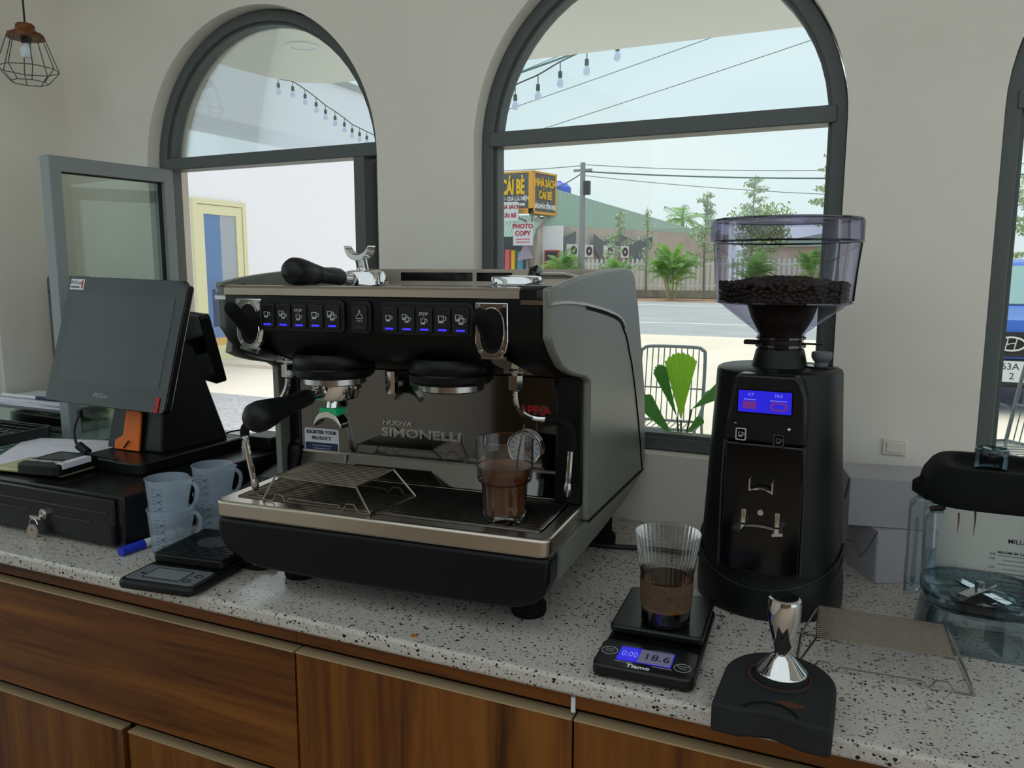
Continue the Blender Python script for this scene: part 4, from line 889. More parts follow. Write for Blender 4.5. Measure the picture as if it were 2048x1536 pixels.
pline(.022, .0010, 'mid_grey', cp, T(-.022, -.0435, .0192)); pline(.024, .0010, 'mid_grey', cp, T(.016, -.0435, .0192)); pline(.022, .0008, 'light_grey', cp, T(-.026, -.0865, .0192)); pline(.024, .0008, 'light_grey', cp, T(.022, -.0865, .0192))
for fx, fy in ((-.05, -.09), (.05, -.09), (-.05, .11), (.05, .11)): MB().cyl((fx, fy, 0), (fx, fy, .004), .007, n=12).build('foot', 'black_rubber', t)
t = thing('sleeved_glass', 'flared ribbed glass with brown sleeve and black coffee on the drip scale', 'glass', (-.219, 1.006, .0312))
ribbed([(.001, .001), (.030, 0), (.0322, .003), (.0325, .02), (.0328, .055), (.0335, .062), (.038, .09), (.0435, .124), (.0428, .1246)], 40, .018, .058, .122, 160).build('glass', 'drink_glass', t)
MB().lathe([(.001, .005), (.0312, .006), (.0318, .022), (.001, .022)], 40).build('coffee', 'coffee_black', t); MB().lathe([(.0318, .0222), (.0319, .0255), (.001, .0257)], 40).build('crema', 'crema', t)
sl_ = MB().lathe([(.0333, .027), (.0342, .027), (.0356, .062), (.0347, .062), (.0333, .027)], 48).build('sleeve', 'kraft_sleeve', t)
mat('sleeve_print', '#4a3122', .8)
pline(.008, .005, 'sleeve_print', sl_, T(.012, -.0330, .046) @ RZ(20) @ FACE, .0008)
# tamping mat
t = thing('tamping_mat', 'black rubber tamping mat hanging over the worktop edge', 'mat', (-.0635, .885, 0), -1)
mo = [(-.0615, -.066), (-.03, -.066), (-.022, -.062), (.0, -.056), (.022, -.062), (.03, -.066), (.0615, -.066), (.0615, .02)]+[(.0615*math.cos(R(a)), .02+.066*math.sin(R(a))) for a in range(10, 180, 10)]+[(-.0615, .02)]
MB().prism(mo, .0005, .034).build('pad', 'rubber_mat', t, bev=.004, seg=3)
MB().ring(circ(.0365, 36, 0, .022), circ(.031, 36, 0, .022), .0335, .0358).build('tamper_seat', 'rubber_mat', t, bev=.001)
MB().ring(circ(.0345, 36, 0, .022), circ(.0325, 36, 0, .022), .0355, .0363).build('coffee_ring', 'coffee_stain', t)
MB().prism([(.018+.014*math.cos(a)*(1+.25*math.sin(3*a)), -.035+.006*math.sin(a)) for a in [2*math.pi*k/16 for k in range(16)]], .0338, .0345).build('coffee_grounds', 'coffee_stain', t)
ar = MB().tube([(.028*math.cos(R(a)), -.066+.026*math.sin(R(a)), .0342) for a in range(15, 170, 10)], .0018, 6).build('rest_groove', 'black_rubber', t)
t = thing('tamper', 'polished chrome tamper standing on the rubber mat', 'tamper', (-.0635+.002, .906, .0345))
MB().lathe([(.001, 0), (.0285, 0), (.029, .001), (.029, .009), (.028, .0105), (.0265, .0115), (.014, .026), (.0095, .030), (.009, .034), (.0115, .042), (.0155, .060), (.0180, .074), (.0185, .090), (.0175, .096), (.0150, .0975), (.001, .0975)], 40).build('body', 'chrome', t)
MB().lathe([(.001, .098), (.0135, .098), (.0145, .0972), (.0145, .0985), (.001, .099)], 32).build('cap_disc', 'black_gloss', t)
MB().lathe([(.0287, .0), (.0292, .0002), (.0292, .0095), (.0287, .0097)], 40).build('base_band', 'rubber_mat', t)
# loose wire rack
zt = .048
wire_stand('wire_rack', 'loose wire cup rack standing on the terrazzo beside the tamping mat', [(-.028, 1.003, zt), (.124, 1.014, zt), (.120, 1.105, zt), (-.032, 1.10, zt)], [(-.051, 1.010, .0016), (.147, 1.021, .0016), (.143, 1.112, .0016), (-.052, 1.108, .0016)], 17)
# cartons
def carton(label, loc, rz, w_, d_, h_, flap):
    t = thing('carton', label, 'carton', loc, rz, 'white cartons by the wall')
    MB().box(0, w_, 0, d_, 0, h_).build('carton_body', 'cardboard_shaded', t, bev=.0012)
    f1 = MB().prism([(.002, .0), (d_-.002, .0), (d_-.002, h_*.45), (d_*.72, h_*.55), (d_*.5, h_*.32), (d_*.28, h_*.55), (.002, h_*.98)] if flap else [(.0, h_), (d_, h_), (d_*.55, h_*.6), (d_*.3, h_*.45), (0, h_*.98)], -.0014, 0, 'x').build('side_flap', 'cardboard_shaded', t)
    if flap:
        MB().prism([(0, h_), (d_, h_), (d_*.86, h_*.62), (d_*.62, h_*.50), (d_*.5, h_*.62), (d_*.2, h_*.40)], -.0012, -.0001, 'x').build('tuck_flap', 'cardboard_shaded', t)
    cr = MB()
    pts = [(0, .98), (.28, .55), (.5, .32), (.72, .55), (1, .45)] if flap else [(0, .98), (.30, .45), (.55, .6), (1, 1)]
    cr.tube([(-.0016, a*d_, b_*h_) for a, b_ in pts], .0008, 5); cr.build('flap_seam', 'mid_grey', t)
    return t
carton('white carton with tucked flaps standing on the worktop, lower of the two', (.043, 1.345, 0), 28, .10, .095, .0885, True)
carton('white carton stacked on another behind the grinder, upper of the two', (-.003, 1.355, .0892), 10, .13, .105, .080, False)
# ================================================================ blender jug
t = thing('blender_jug', 'clear blender jug with black lid and volume marks by the cartons', 'blender jug', (.168, 1.20, 0), 0); t.scale = (.79, .79, 1)
def sq(r_, z, n=56, p_=3.0): 
    out = []
    for k in range(n):
        a = 2*math.pi*k/n; c_, s_ = math.cos(a), math.sin(a); q = (abs(c_)**p_+abs(s_)**p_)**(-1/p_); out.append((r_*q*c_, r_*q*s_, z))
    return out
MB().loft([sq(r_, z) for r_, z in ((.080, .052), (.088, .060), (.0905, .085), (.0925, .13), (.0945, .205))], caps=False).build('container', 'jar_clear', t)
MB().loft([sq(r_, z) for r_, z in ((.001, .050), (.06, .050), (.080, .052), (.090, .0605), (.092, .066), (.0905, .071), (.086, .066), (.06, .057), (.001, .056))], caps=False).build('jar_floor', 'jar_thick', t)
MB().loft([sq(r_, z, 56, 4) for r_, z in ((.092, .0), (.094, .003), (.090, .03), (.080, .052), (.078, .052), (.087, .03), (.090, .004), (.088, .0))], caps=False).build('skirt', 'jar_clear', t)
for a in (20, 110, 200, 290): o = MB().box(-.0015, .0015, .03, .084, .004, .05).build('skirt_web', 'jar_clear', t); o.matrix_local = RZ(a)
MB().lathe([(.001, .03), (.026, .03), (.028, .05), (.028, .058), (.018, .063), (.001, .064)], 28).build('drive_hub', 'black_plastic', t)
MB().lathe([(.028, .0575), (.045, .0575), (.046, .0585), (.028, .0595)], 32).build('hub_ring', 'jar_thick', t)
bl = MB().hexa([(-.045, -.011, .066), (.045, -.011, .066), (.045, .011, .066), (-.045, .011, .066), (-.045, -.009, .0675), (.045, -.009, .0675), (.045, .009, .0675), (-.045, .009, .0675)]).build('blade', 'chrome', t); bl.rotation_euler = (0, R(6), R(-38))
bl = MB().hexa([(-.038, -.010, .0685), (.038, -.010, .0685), (.038, .010, .0685), (-.038, .010, .0685), (-.038, -.008, .07), (.038, -.008, .07), (.038, .008, .07), (-.038, .008, .07)]).build('blade', 'chrome', t); bl.rotation_euler = (0, R(-5), R(48))
MB().cyl((0, 0, .063), (0, 0, .079), .0075, n=6).build('blade_nut', 'chrome_dull', t)
lo = [(.101, .198), (.1035, .205), (.1035, .213), (.099, .226), (.088, .240), (.080, .2455), (.062, .246), (.055, .240), (.045, .236), (.001, .236), (.001, .228), (.085, .222), (.095, .205), (.096, .198)]
lid = MB().loft([sq(r_, z, 56, 3.4) for r_, z in lo], caps=False).build('lid', 'black_rubber', t, ang=50)
MB().prism([(-.108, -.022), (-.098, -.055), (-.085, -.052), (-.085, .035), (-.108, .022), (-.116, 0)], .196, .214).build('lid_tab', 'black_rubber', lid, bev=.003)
for yy in (-.03, -.012): MB().prism([(-.112, .213), (-.085, .213), (-.085, .239)], yy, yy+.003, 'y').build('lid_rib', 'black_rubber', lid)
MB().lathe([(.001, .236), (.024, .236), (.0255, .24), (.0255, .262), (.022, .2655), (.012, .2645), (.001, .2635)], 24).build('lid_plug', 'jar_thick', t)
MB().tube([(.0245*math.cos(a), .0245*math.sin(a), .2635) for a in [2*math.pi*k/30 for k in range(30)]], .0016, 6, closed=True).build('plug_rim', 'jar_clear', t)
MB().tube([(.082*math.cos(a)*1, .082*math.sin(a), .200) for a in [2*math.pi*k/40 for k in range(40)]], .004, 8, closed=True).build('lid_seal', 'black_rubber', lid)
hd = MB().prism([(-.122, .065), (-.098, .072), (-.094, .08), (-.096, .175), (-.088, .187), (-.070, .187), (-.066, .202), (-.11, .202), (-.122, .192)], -.075, -.048, 'y').build('handle', 'jar_clear', t, bev=.004)
MB().prism([(-.113, .085), (-.106, .085), (-.106, .175), (-.111, .178)], -.077, -.0745, 'y').build('handle_rib', 'jar_thick', hd)
MB().tube([(-.120, -.0762, .072), (-.1205, -.0762, .19), (-.112, -.0762, .2)], .0015, 6).build('handle_edge', 'jar_thick', hd); MB().tube([(-.0965, -.0762, .08), (-.0965, -.0762, .174), (-.087, -.0762, .186), (-.071, -.0762, .187)], .0015, 6).build('handle_edge', 'jar_thick', hd)
MB().cyl((-.09, -.06, .186), (-.068, -.055, .190), .004, n=10).build('handle_bolt', 'dark_grey', hd)
yb = -.0947
text('MILLILITERS', .0082, 'black_plastic', t, T(.046, yb-.0008, .163) @ FACE, align='CENTER', bold=.0001, sx=1.25); text('MAXIMUM CAPACITY', .0048, 'black_plastic', t, T(.036, yb-.0008, .1475) @ FACE, bold=.0001, sx=1.25)
for k in range(13):
    v_ = 1400-100*k; z = .143-k*.0058; yy = -(.0905+.002*(z-.07)/.07)-.0012
    MB().box(.008 if k % 2 == 0 else .016, .07, yy, yy+.0003, z-.0003, z+.0003).build('mark', 'black_plastic', t)
    if k in (0, 1, 3, 8, 9): text(str(v_), .0048, 'black_plastic', t, T(.0, yy, z+.001) @ FACE)
mat('coffee_drip', '#5a3a26', .6)
for x, z0_, z1_ in ((-.051, .165, .192), (-.028, .165, .197)): MB().tube([(x, -.0915, z1_), (x+.0005, -.0917, (z0_+z1_)/2), (x-.0003, -.0917, z0_)], [.0016, .0011, .0003], 6).build('drip_stain', 'coffee_drip', t)
# power cable behind the machine
t = tag(MB().tube(smoothpath([(-.47, 1.32, .005), (-.40, 1.325, .005), (-.32, 1.345, .005), (-.26, 1.35, .005), (-.20, 1.37, .005)], 5), .0045, 8).build('power_cable', 'cord_black'), 'thick black power cable running along the worktop to the grinder', 'cable')
# ================================================================ pendant lamp
t = thing('pendant_lamp', 'pendant lamp with wooden cap and open wire cage', 'lamp', (-1.875, 1.35, 0))
MB().cyl((0, 0, 1.078), (0, 0, ZC), .0022, n=8).build('cable', 'cord_black', t); MB().lathe([(.001, ZC-.02), (.04, ZC-.02), (.04, ZC), (.001, ZC)], 20).build('ceiling_rose', 'black_satin', t)
MB().lathe([(.001, 1.080), (.018, 1.079), (.021, 1.075), (.021, 1.067), (.026, 1.062), (.038, 1.056), (.040, 1.051), (.040, 1.046), (.001, 1.046)], 32).build('wood_cap', 'lamp_wood', t)
MB().cyl((0, 0, 1.034), (0, 0, 1.047), .010, .012, 16).build('lamp_socket', 'black_satin', t)
MB().lathe([(.008, 1.035), (.013, 1.026), (.016, 1.016), (.015, 1.008), (.010, 1.002), (.001, 1.0)], 20).build('bulb', 'bulb_white', t)
N = 8
def rg(r_, z): return [(r_*math.cos(2*math.pi*k/N+.3), r_*math.sin(2*math.pi*k/N+.3), z) for k in range(N)]
r1, r2, r3 = rg(.037, 1.058), rg(.066, .975), rg(.040, .945)
for k in range(N): MB().tube([r1[k], r2[k], r3[k]], .0011, 6).build('cage_wire', 'lamp_wire', t)
for r_ in (r2, r3): MB().tube(r_, .0011, 6, closed=True).build('cage_ring', 'lamp_wire', t)
# spilt coffee grounds round the grinder foot and scale
rg_ = random.Random(9); mb_ = MB()
for (cx, cy, sx_, sy_, n_) in ((-.165, 1.125, .02, .02, 60), (-.33, 1.08, .03, .04, 60), (-.05, 1.11, .03, .02, 90), (.02, .99, .05, .03, 40)):
    for k in range(n_):
        x, y, s_ = rg_.gauss(cx, sx_), rg_.gauss(cy, sy_), rg_.uniform(.0005, .0013); mb_.box(x-s_, x+s_, y-s_*.7, y+s_*.7, .0, s_)
o = mb_.build('coffee_grounds', 'coffee_stain', smooth=False); tag(o, 'scattered brown coffee grounds spilt on the terrazzo around the grinder', 'coffee grounds', kind='stuff')
# ================================================================ outside: fan palm, chairs, car
leafmat('leaf_green', '#a6dc48', '#92cc40', .6); leafmat('leaf_dark', '#6ea85a', '#5a9a4c', .45); mat('stem_green', '#5c6b3a', .6); mat('chair_steel', '#5f6a6e', .5, .2)
def fan_leaf(name, base, tip, width, parent, m, nseg=14, pleat=.012, notch=.03):
    A, B = Vector(base), Vector(tip); ax = (B-A); L = ax.length; ax.normalize(); side = Vector((1, 0, 0)); side = (side-ax*side.dot(ax)).normalized(); nrm = ax.cross(side)
    v = []; f = []
    for k in range(nseg+1):
        q = -1+2*k/nseg; a = q*width
        d = ax*math.cos(a)+side*math.sin(a)
        Lk = L*(1-.10*abs(q)**2-(notch if k % 2 else 0))
        pz = nrm*(pleat*(1 if k % 2 else -1)*L)
        for s_, rr_ in ((0, .02), (1, .45), (2, .8), (3, 1.0)):
            v.append(tuple(A+d*Lk*rr_+pz*rr_*1.2+nrm*(.10*L*(rr_**2))))
    for k in range(nseg):
        for s_ in range(3): f.append((k*4+s_, (k+1)*4+s_, (k+1)*4+s_+1, k*4+s_+1))
    o = MB().add(v, f).build(name, m, parent, smooth=False, fix=False)
    return o
def fan_palm(label, x, y, z0, leaves):
    t = thing('fan_palm', label, 'plant', (x, y, z0))
    for (bx, bz, tx, tz, ty, wd, m_) in leaves:
        MB().tube(smoothpath([(random.uniform(-.008, .008), 0, 0), (bx*.55, ty*.2, bz*.6), (bx, ty*.4, bz)], 3), .0022, 6).build('stalk', 'stem_green', t)
        fan_leaf('leaf', (bx, ty*.4, bz), (tx, ty, tz), wd, t, m_)
    return t
fan_palm('pleated fan leaf palm in the planter outside the middle window', -.365, 1.78, .045, [(.0, .115, -.008, .270, -.01, .27, 'leaf_green'), (-.012, .120, -.066, .238, .02, .15, 'leaf_dark'), (-.010, .07, -.095, .165, -.02, .20, 'leaf_dark'), (.02, .14, .105, .205, .03, .24, 'leaf_dark'), (.012, .085, .050, .125, -.02, .22, 'leaf_dark')])
fan_palm('fan leaf palm in the planter outside the window beside the blender', .60, 1.78, .045, [(-.03, .11, .0, .20, .02, .35, 'leaf_green'), (.04, .10, .14, .12, .0, .20, 'leaf_dark'), (.03, .06, .10, .05, -.02, .2, 'leaf_dark'), (.09, .13, .2, .10, .03, .3, 'leaf_green')])
def wire_chair(label, loc, rz):
    t = thing('wire_chair', label, 'chair', loc, rz, 'wire garden chairs')
    W, zs, zb = .23, .43, .95
    fr_ = [(-W, 0, zs-.02)]+[(-W, .10, zb-.08), (-W+.02, .115, zb-.02), (-W+.08, .12, zb), (W-.08, .12, zb), (W-.02, .115, zb-.02), (W, .10, zb-.08)]+[(W, 0, zs-.02)]
    MB().tube(smoothpath(fr_, 3), .012, 8).build('back_frame', 'chair_steel', t)
    for k in range(10):
        x = -W+.045+k*(2*W-.09)/9; MB().tube([(x, .118, zb-.01), (x, .01, zs)], .004, 6).build('back_wire', 'chair_steel', t)
    MB().tube([(-W, .05, .66), (W, .05, .66)], .006, 6).build('back_rail', 'chair_steel', t); MB().tube([(-W, .0, zs), (W, 0, zs)], .010, 8).build('back_rail', 'chair_steel', t)
    se = MB().tube([(-W, 0, zs), (-W, -.42, zs+.02), (W, -.42, zs+.02), (W, 0, zs)], .010, 8, closed=True).build('seat_frame', 'chair_steel', t)
    for k in range(10):
        x = -W+.045+k*(2*W-.09)/9; MB().tube([(x, 0, zs), (x, -.42, zs+.02)], .004, 6).build('seat_wire', 'chair_steel', se)
    for s_ in (-1, 1):
        MB().tube([(s_*W, -.40, zs+.02), (s_*(W+.02), -.42, 0)], .010, 8).build('leg', 'chair_steel', t); MB().tube([(s_*W, .0, zs), (s_*(W+.02), .06, 0)], .010, 8).build('leg', 'chair_steel', t)
        MB().tube(smoothpath([(s_*W, .04, .62), (s_*(W+.05), -.02, .66), (s_*(W+.06), -.2, .66), (s_*(W+.05), -.36, .62), (s_*W, -.40, .46)], 3), .009, 7).build('arm_rest', 'chair_steel', t)
    MB().tube([(-W, -.42, .25), (W, .05, .12)], .005, 6).build('brace', 'chair_steel', t); MB().tube([(W, -.42, .25), (-W, .05, .12)], .005, 6).build('brace', 'chair_steel', t)
    return t
wire_chair('grey wire garden chair on the concrete behind the fan palm', (-1.23, 5.55, ZG), 4)
wire_chair('grey wire garden chair in front of the blue car', (1.03, 5.6, ZG), -48)
# car
mat('car_blue', '#3f6fd0', .2, .3, .6); mat('car_grille', '#20242a', .4); mat('car_glass', '#8fb2b2', .08, 0, .8); mat('tyre', '#1a1a1b', .8); mat('plate_white', '#d8dce2', .5); mat('headlamp', '#c9d2da', .1, 0, .8)
car = thing('car', 'blue car with oval emblem parked facing the window by the fence', 'car', (1.50, 9.7, ZG), 0)
side = [(0, .30), (-.03, .55), (.0, .78), (.08, .98), (.5, 1.06), (1.0, 1.10), (1.55, 1.56), (2.0, 1.64), (3.0, 1.62), (3.7, 1.45), (4.2, 1.05), (4.3, .7), (4.25, .3)]
secs = []
for x, k, ins in ((-.90, .965, .10), (-.82, .99, .03), (-.6, 1.0, .0), (.6, 1.0, .0), (.82, .99, .03), (.90, .965, .10)):
    secs.append([(x*(1 if z < 1.1 else 1-.22*(z-1.1)/.5), y+ins*(1 if y < 2 else -1), .3+(z-.3)*k) for y, z in side])
MB().loft(secs).build('body', 'car_blue', car, ang=50)
MB().add([(-.72, .98, 1.12), (.72, .98, 1.12), (.64, 1.52, 1.555), (-.64, 1.52, 1.555), (-.72, 1.0, 1.10), (.72, 1.0, 1.10), (.64, 1.54, 1.535), (-.64, 1.54, 1.535)], [(0, 1, 2, 3), (4, 7, 6, 5), (0, 4, 5, 1), (1, 5, 6, 2), (2, 6, 7, 3), (3, 7, 4, 0)]).build('windscreen', 'car_glass', car)
gr_ = MB().prism([(-.62, .86), (.62, .86), (.50, .60), (-.50, .60)], -.05, .05, 'y').build('grille', 'car_grille', car)
for k in range(5): MB().box(-.52, .52, -.058, -.045, .625+k*.05, .640+k*.05).build('grille_bar', 'dark_grey', gr_)
em_ = MB().tube([(-.07+.13*math.cos(a), -.075, .74+.07*math.sin(a)) for a in [2*math.pi*k/28 for k in range(28)]], .013, 8, closed=True).build('emblem_oval', 'chrome', car)
MB().tube([(-.12, -.075, .685), (-.10, -.075, .795)], .012, 6).build('emblem_bar', 'chrome', em_); MB().tube([(-.04, -.075, .685), (-.02, -.075, .795)], .012, 6).build('emblem_bar', 'chrome', em_); MB().tube([(-.11, -.075, .73), (-.07, -.075, .745), (-.03, -.075, .75)], .011, 6).build('emblem_bar', 'chrome', em_)
MB().box(-.72, .72, -.07, .1, .28, .58).build('bumper', 'car_grille', car, bev=.03)
pl = MB().box(-.26, .10, -.085, -.065, .34, .56).build('number_plate', 'plate_white', car)
text('63A', .10, 'dark_grey', pl, T(-.06, -.086, .50) @ FACE, ext=.001); text('2', .10, 'dark_grey', pl, T(-.04, -.086, .40) @ FACE, ext=.001)
for s_ in (-1, 1):
    MB().prism([(s_*.62, .88), (s_*.84, .86), (s_*.82, .74), (s_*.60, .80)], -.02, .12, 'y').build('headlamp', 'headlamp', car)
    for yy in (.85, 3.4):
        wh = MB().cyl((s_*.70, yy, .33), (s_*.90, yy, .33), .33, n=24).build('wheel', 'tyre', car); MB().cyl((s_*.89, yy, .33), (s_*.905, yy, .33), .19, n=20).build('hub_cap', 'light_grey', wh)
    MB().ball((s_*.98, 1.35, 1.12), .09, .05, .07).build('wing_mirror', 'car_blue', car)
# ================================================================ across the road
noisemat('plaster_far', '#c9c1b8', '#b5aea6', .6, .95); mat('sheet_green', '#a9c8bc', .6); mat('fence_white', '#eef1f2', .6); mat('sign_dark', '#5c6066', .7); mat('sign_orange', '#e8a83c', .6); mat('sign_yellow', '#f0c020', .6)
mat('shop_shade', '#5a6a74', .8); mat('pole_grey', '#8e9296', .85); mat('tank_blue', '#4a64d8', .5); mat('pink', '#d8687c', .6); mat('cyan_cloth', '#4f9fc4', .6); mat('lilac', '#a89cb4', .7); mat('net_dark', '#69737b', .9)
leafmat('palm_leaf', '#9cc46a', '#8ab85c', .4); leafmat('palm_leaf_dark', '#7fae66', '#6fa05c', .4); mat('palm_stem', '#b5ab84', .8); mat('bark_hazed', '#8f8b7e', .9); mat('foliage_hazed', '#a9bb9c', .7); mat('foliage_olive', '#9ab07a', .7)  # foliage and bark tones lightened to paint in distance haze
fe = thing('picket_fence', 'long white picket fence on a low wall across the road', 'fence', (0, 42, ZG))
MB().box(-14.6, 9, -.1, .1, 0, .42).build('base_wall', 'kerb_stone', fe)
for z in (.62, 1.75): MB().box(-14.6, 9, -.02, .02, z, z+.09).build('rail', 'fence_white', fe)
pk_ = MB().prism([(-.065, 0), (.065, 0), (.065, 1.55), (0, 1.66), (-.065, 1.55)], -.05, -.02, 'y').mesh('picket', 'fence_white')
for k in range(94): place('picket', pk_, fe, T(-14.5+k*.25, 0, .46))
# warehouse
wh_ = thing('warehouse', 'green corrugated sheet warehouse over a plaster wall behind the fence', 'building', (0, 0, 0))
P0, P1 = Vector((-17.3, 43.6)), Vector((-9.6, 62)); NV = 120; v = []; f = []
for k in range(NV+1):
    q = k/NV; p_ = P0.lerp(P1, q); nx = .05*(1 if k % 2 else -1); zt_ = 5.22-2.55*q; p_ = p_+Vector((nx, 0))
    v += [(p_.x, p_.y, 3.06), (p_.x, p_.y, max(3.1, zt_))]
for k in range(NV): f.append((2*k, 2*k+2, 2*k+3, 2*k+1))
MB().add(v, f).build('sheet_wall', 'sheet_green', wh_, smooth=False, fix=False)
d_ = (P1-P0).normalized(); nn = Vector((d_.y, -d_.x))*.12
MB().hexa([(P0.x, P0.y, ZG), (P1.x, P1.y, ZG), (P1.x-1, P1.y+.3, ZG), (P0.x-1, P0.y+.3, ZG), (P0.x, P0.y, 3.08), (P1.x, P1.y, 3.08), (P1.x-1, P1.y+.3, 3.08), (P0.x-1, P0.y+.3, 3.08)]).build('plaster_wall', 'plaster_far', wh_)
MB().hexa([(P0.x-1, P0.y+.4, 5.1), (P0.x, P0.y, 5.22), (P1.x, P1.y, 2.67), (P1.x-1, P1.y+.4, 2.6), (P0.x-1, P0.y+.4, 5.2), (P0.x, P0.y, 5.3), (P1.x, P1.y, 2.75), (P1.x-1, P1.y+.4, 2.7)]).build('roof', 'sheet_green', wh_)
for q in (.10, .17, .27, .345):
    p_ = P0.lerp(P1, q)+nn*2; a_ = math.degrees(math.atan2(d_.y, d_.x))
    e_ = MB().box(-.5, .5, -.2, .2, 0, .75).build('air_conditioner', 'white_plastic', wh_); e_.matrix_local = T(p_.x, p_.y, 1.25) @ RZ(a_)
    MB().ring(circ(.28, 18, .12, .37), circ(.10, 18, .12, .37), -.22, -.2, 'y').build('fan_ring', 'dark_grey', e_)
for q0, q1, z_ in ((.02, .12, 2.3), (.2, .3, 2.1), (.32, .5, 2.2)):
    a_, b_ = P0.lerp(P1, q0)+nn*3, P0.lerp(P1, q1)+nn*3; m_ = (a_+b_)/2
    MB().add([(a_.x, a_.y, z_+.6), (m_.x, m_.y, z_+.1), (b_.x, b_.y, z_+.5), (b_.x, b_.y, z_-.2), (m_.x, m_.y, z_-1.4), (a_.x, a_.y, z_-.1)], [(0, 1, 4, 5), (1, 2, 3, 4)]).build('shade_net', 'net_dark', wh_, fix=False)
t = thing('water_tank', 'blue water tank on the warehouse roof', 'tank', (-17.9, 47.5, 4.2))
MB().lathe([(.001, 0), (.75, 0), (.8, .1), (.8, 1.35), (.55, 1.6), (.25, 1.68), (.001, 1.7)], 24).build('tank', 'tank_blue', t); MB().lathe([(.001, 1.68), (.2, 1.68), (.2, 1.76), (.001, 1.78)], 16).build('cap', 'tank_blue', t)
# shop
sh = thing('street_shop', 'open fronted shop under a dark sign box with yellow letters', 'shop', (0, 0, 0))
MB().box(-26, -17.3, 44.5, 50, ZG, 3.6).build('back_room', 'shop_shade', sh); MB().box(-17.5, -17.3, 42.6, 50, ZG, 3.4).build('side_wall', 'plaster_far', sh); MB().box(-17.3, -16.1, 43.4, 43.6, ZG, 3.0).build('white_wall', 'neighbour_white', sh)  # back room is a solid block; its dark colour stands in for shade
v = []; f = []
for k in range(60):
    x = -24+k*.115; yy = .05*(1 if k % 2 else -1); v += [(x, 41.9, 2.35+yy*.3), (x, 42.9, 3.6+yy*.3)]
for k in range(59): f.append((2*k, 2*k+2, 2*k+3, 2*k+1))
MB().add(v, f).build('awning', 'sheet_green', sh, smooth=False, fix=False)
sgn = MB().box(-24, -17.33, 42.02, 42.3, 3.66, 5.95).build('sign_board', 'sign_dark', sh)
MB().box(-24, -17.33, 41.98, 42.05, 3.62, 3.92).build('sign_frame', 'sign_orange', sgn); MB().box(-17.61, -17.33, 41.98, 42.05, 3.62, 5.98).build('sign_frame', 'sign_orange', sgn); MB().box(-24, -17.33, 41.99, 42.05, 5.88, 5.98).build('sign_frame', 'sign_orange', sgn)
text('CÁI BÈ', 1.12, 'sign_yellow', sgn, T(-17.85, 41.97, 5.08) @ FACE, align='RIGHT', bold=.045, sx=.43, ext=.03)
text('- ĐỒ CHƠI TRẺ EM - QUÀ LƯU NIỆM', .30, 'white_print', sgn, T(-17.6, 41.98, 4.46) @ FACE, align='RIGHT', bold=.012, sx=.62, ext=.01); text('PHỤ KIỆN -', .30, 'white_print', sgn, T(-19.0, 41.98, 4.14) @ FACE, align='RIGHT', bold=.012, sx=.62, ext=.01); pline(.85, .15, 'white_print', sgn, T(-18.25, 41.99, 4.14) @ FACE, .01)
pline(1.9, .07, 'bark_hazed', sgn, T(-18.8, 41.975, 3.77) @ FACE, .01)
SA = T(-17.33, 42.0, 0) @ RZ(79)
ss = MB().box(0, 2.42, 0, .25, 3.66, 5.95).build('sign_side', 'sign_dark', sh); ss.matrix_local = SA
for bx in ((0, .12, 3.62, 5.98), (2.3, 2.44, 3.62, 5.98), (0, 2.44, 3.62, 3.76), (0, 2.44, 5.88, 5.98)): MB().box(bx[0], bx[1], -.05, .02, bx[2], bx[3]).build('sign_frame', 'sign_orange', ss)
text('NHÀ SÁCH', .60, 'sign_yellow', ss, T(1.22, -.03, 5.35) @ FACE, bold=.018, sx=.72, ext=.02); text('CÁI BÈ', .62, 'sign_yellow', ss, T(1.22, -.03, 4.68) @ FACE, bold=.018, sx=.75, ext=.02); text('BÁCH HÓA TỔNG HỢP', .34, 'white_print', ss, T(1.22, -.03, 4.05) @ FACE, bold=.015, sx=.62, ext=.02)
for (a_, b_) in (((-17.6, 42.2, 3.6), (-16.95, 44.2, 3.62)), ((-17.4, 42.4, 2.6), (-16.95, 44, 3.6)), ((-18.5, 42.1, 3.5), (-17.5, 43.2, 3.0)), ((-17.5, 42.3, 3.62), (-17.5, 42.3, -1))): MB().cyl(a_, b_, .05, n=6).build('bracket', 'bark_hazed', sh)
for k, (x, wd, z1_, m_) in enumerate(((-20.2, .5, .9, 'lilac'), (-19.55, .3, 1.6, 'bark_hazed'), (-19.22, .34, 1.65, 'pink'), (-18.85, .26, 1.6, 'sign_yellow'), (-18.4, .4, 1.55, 'cyan_cloth'), (-17.95, .16, 2.0, 'pole_grey'))):
    MB().prism([(x-wd/2, ZG), (x+wd/2, ZG), (x+wd/2*.9, z1_), (x-wd/2*.7, z1_)], 42.6, 42.85, 'y').build('hanging_goods', m_, sh)
for k in range(4): MB().box(-24, -17.6, 44.0, 44.4, -.6+k*.75, -.54+k*.75).build('shelf', 'mid_grey', sh)
o = MB().prism([(-.5, 0), (.5, .15), (.08, 1.0), (-.06, 1.0)], -.1, .1, 'y').build('folded_umbrella', 'lilac', sh); o.location = (-17.9, 42.3, 1.0)
MB().box(-17.1, -16.2, 43.2, 43.35, .2, 1.6).build('poster', 'red_print', sh); MB().box(-17.0, -16.3, 43.15, 43.2, 1.0, 1.5).build('poster_patch', 'navy_print', sh); MB().box(-17.1, -16.3, 43.2, 43.35, -.9, .1).build('poster', 'sticker_white', sh)
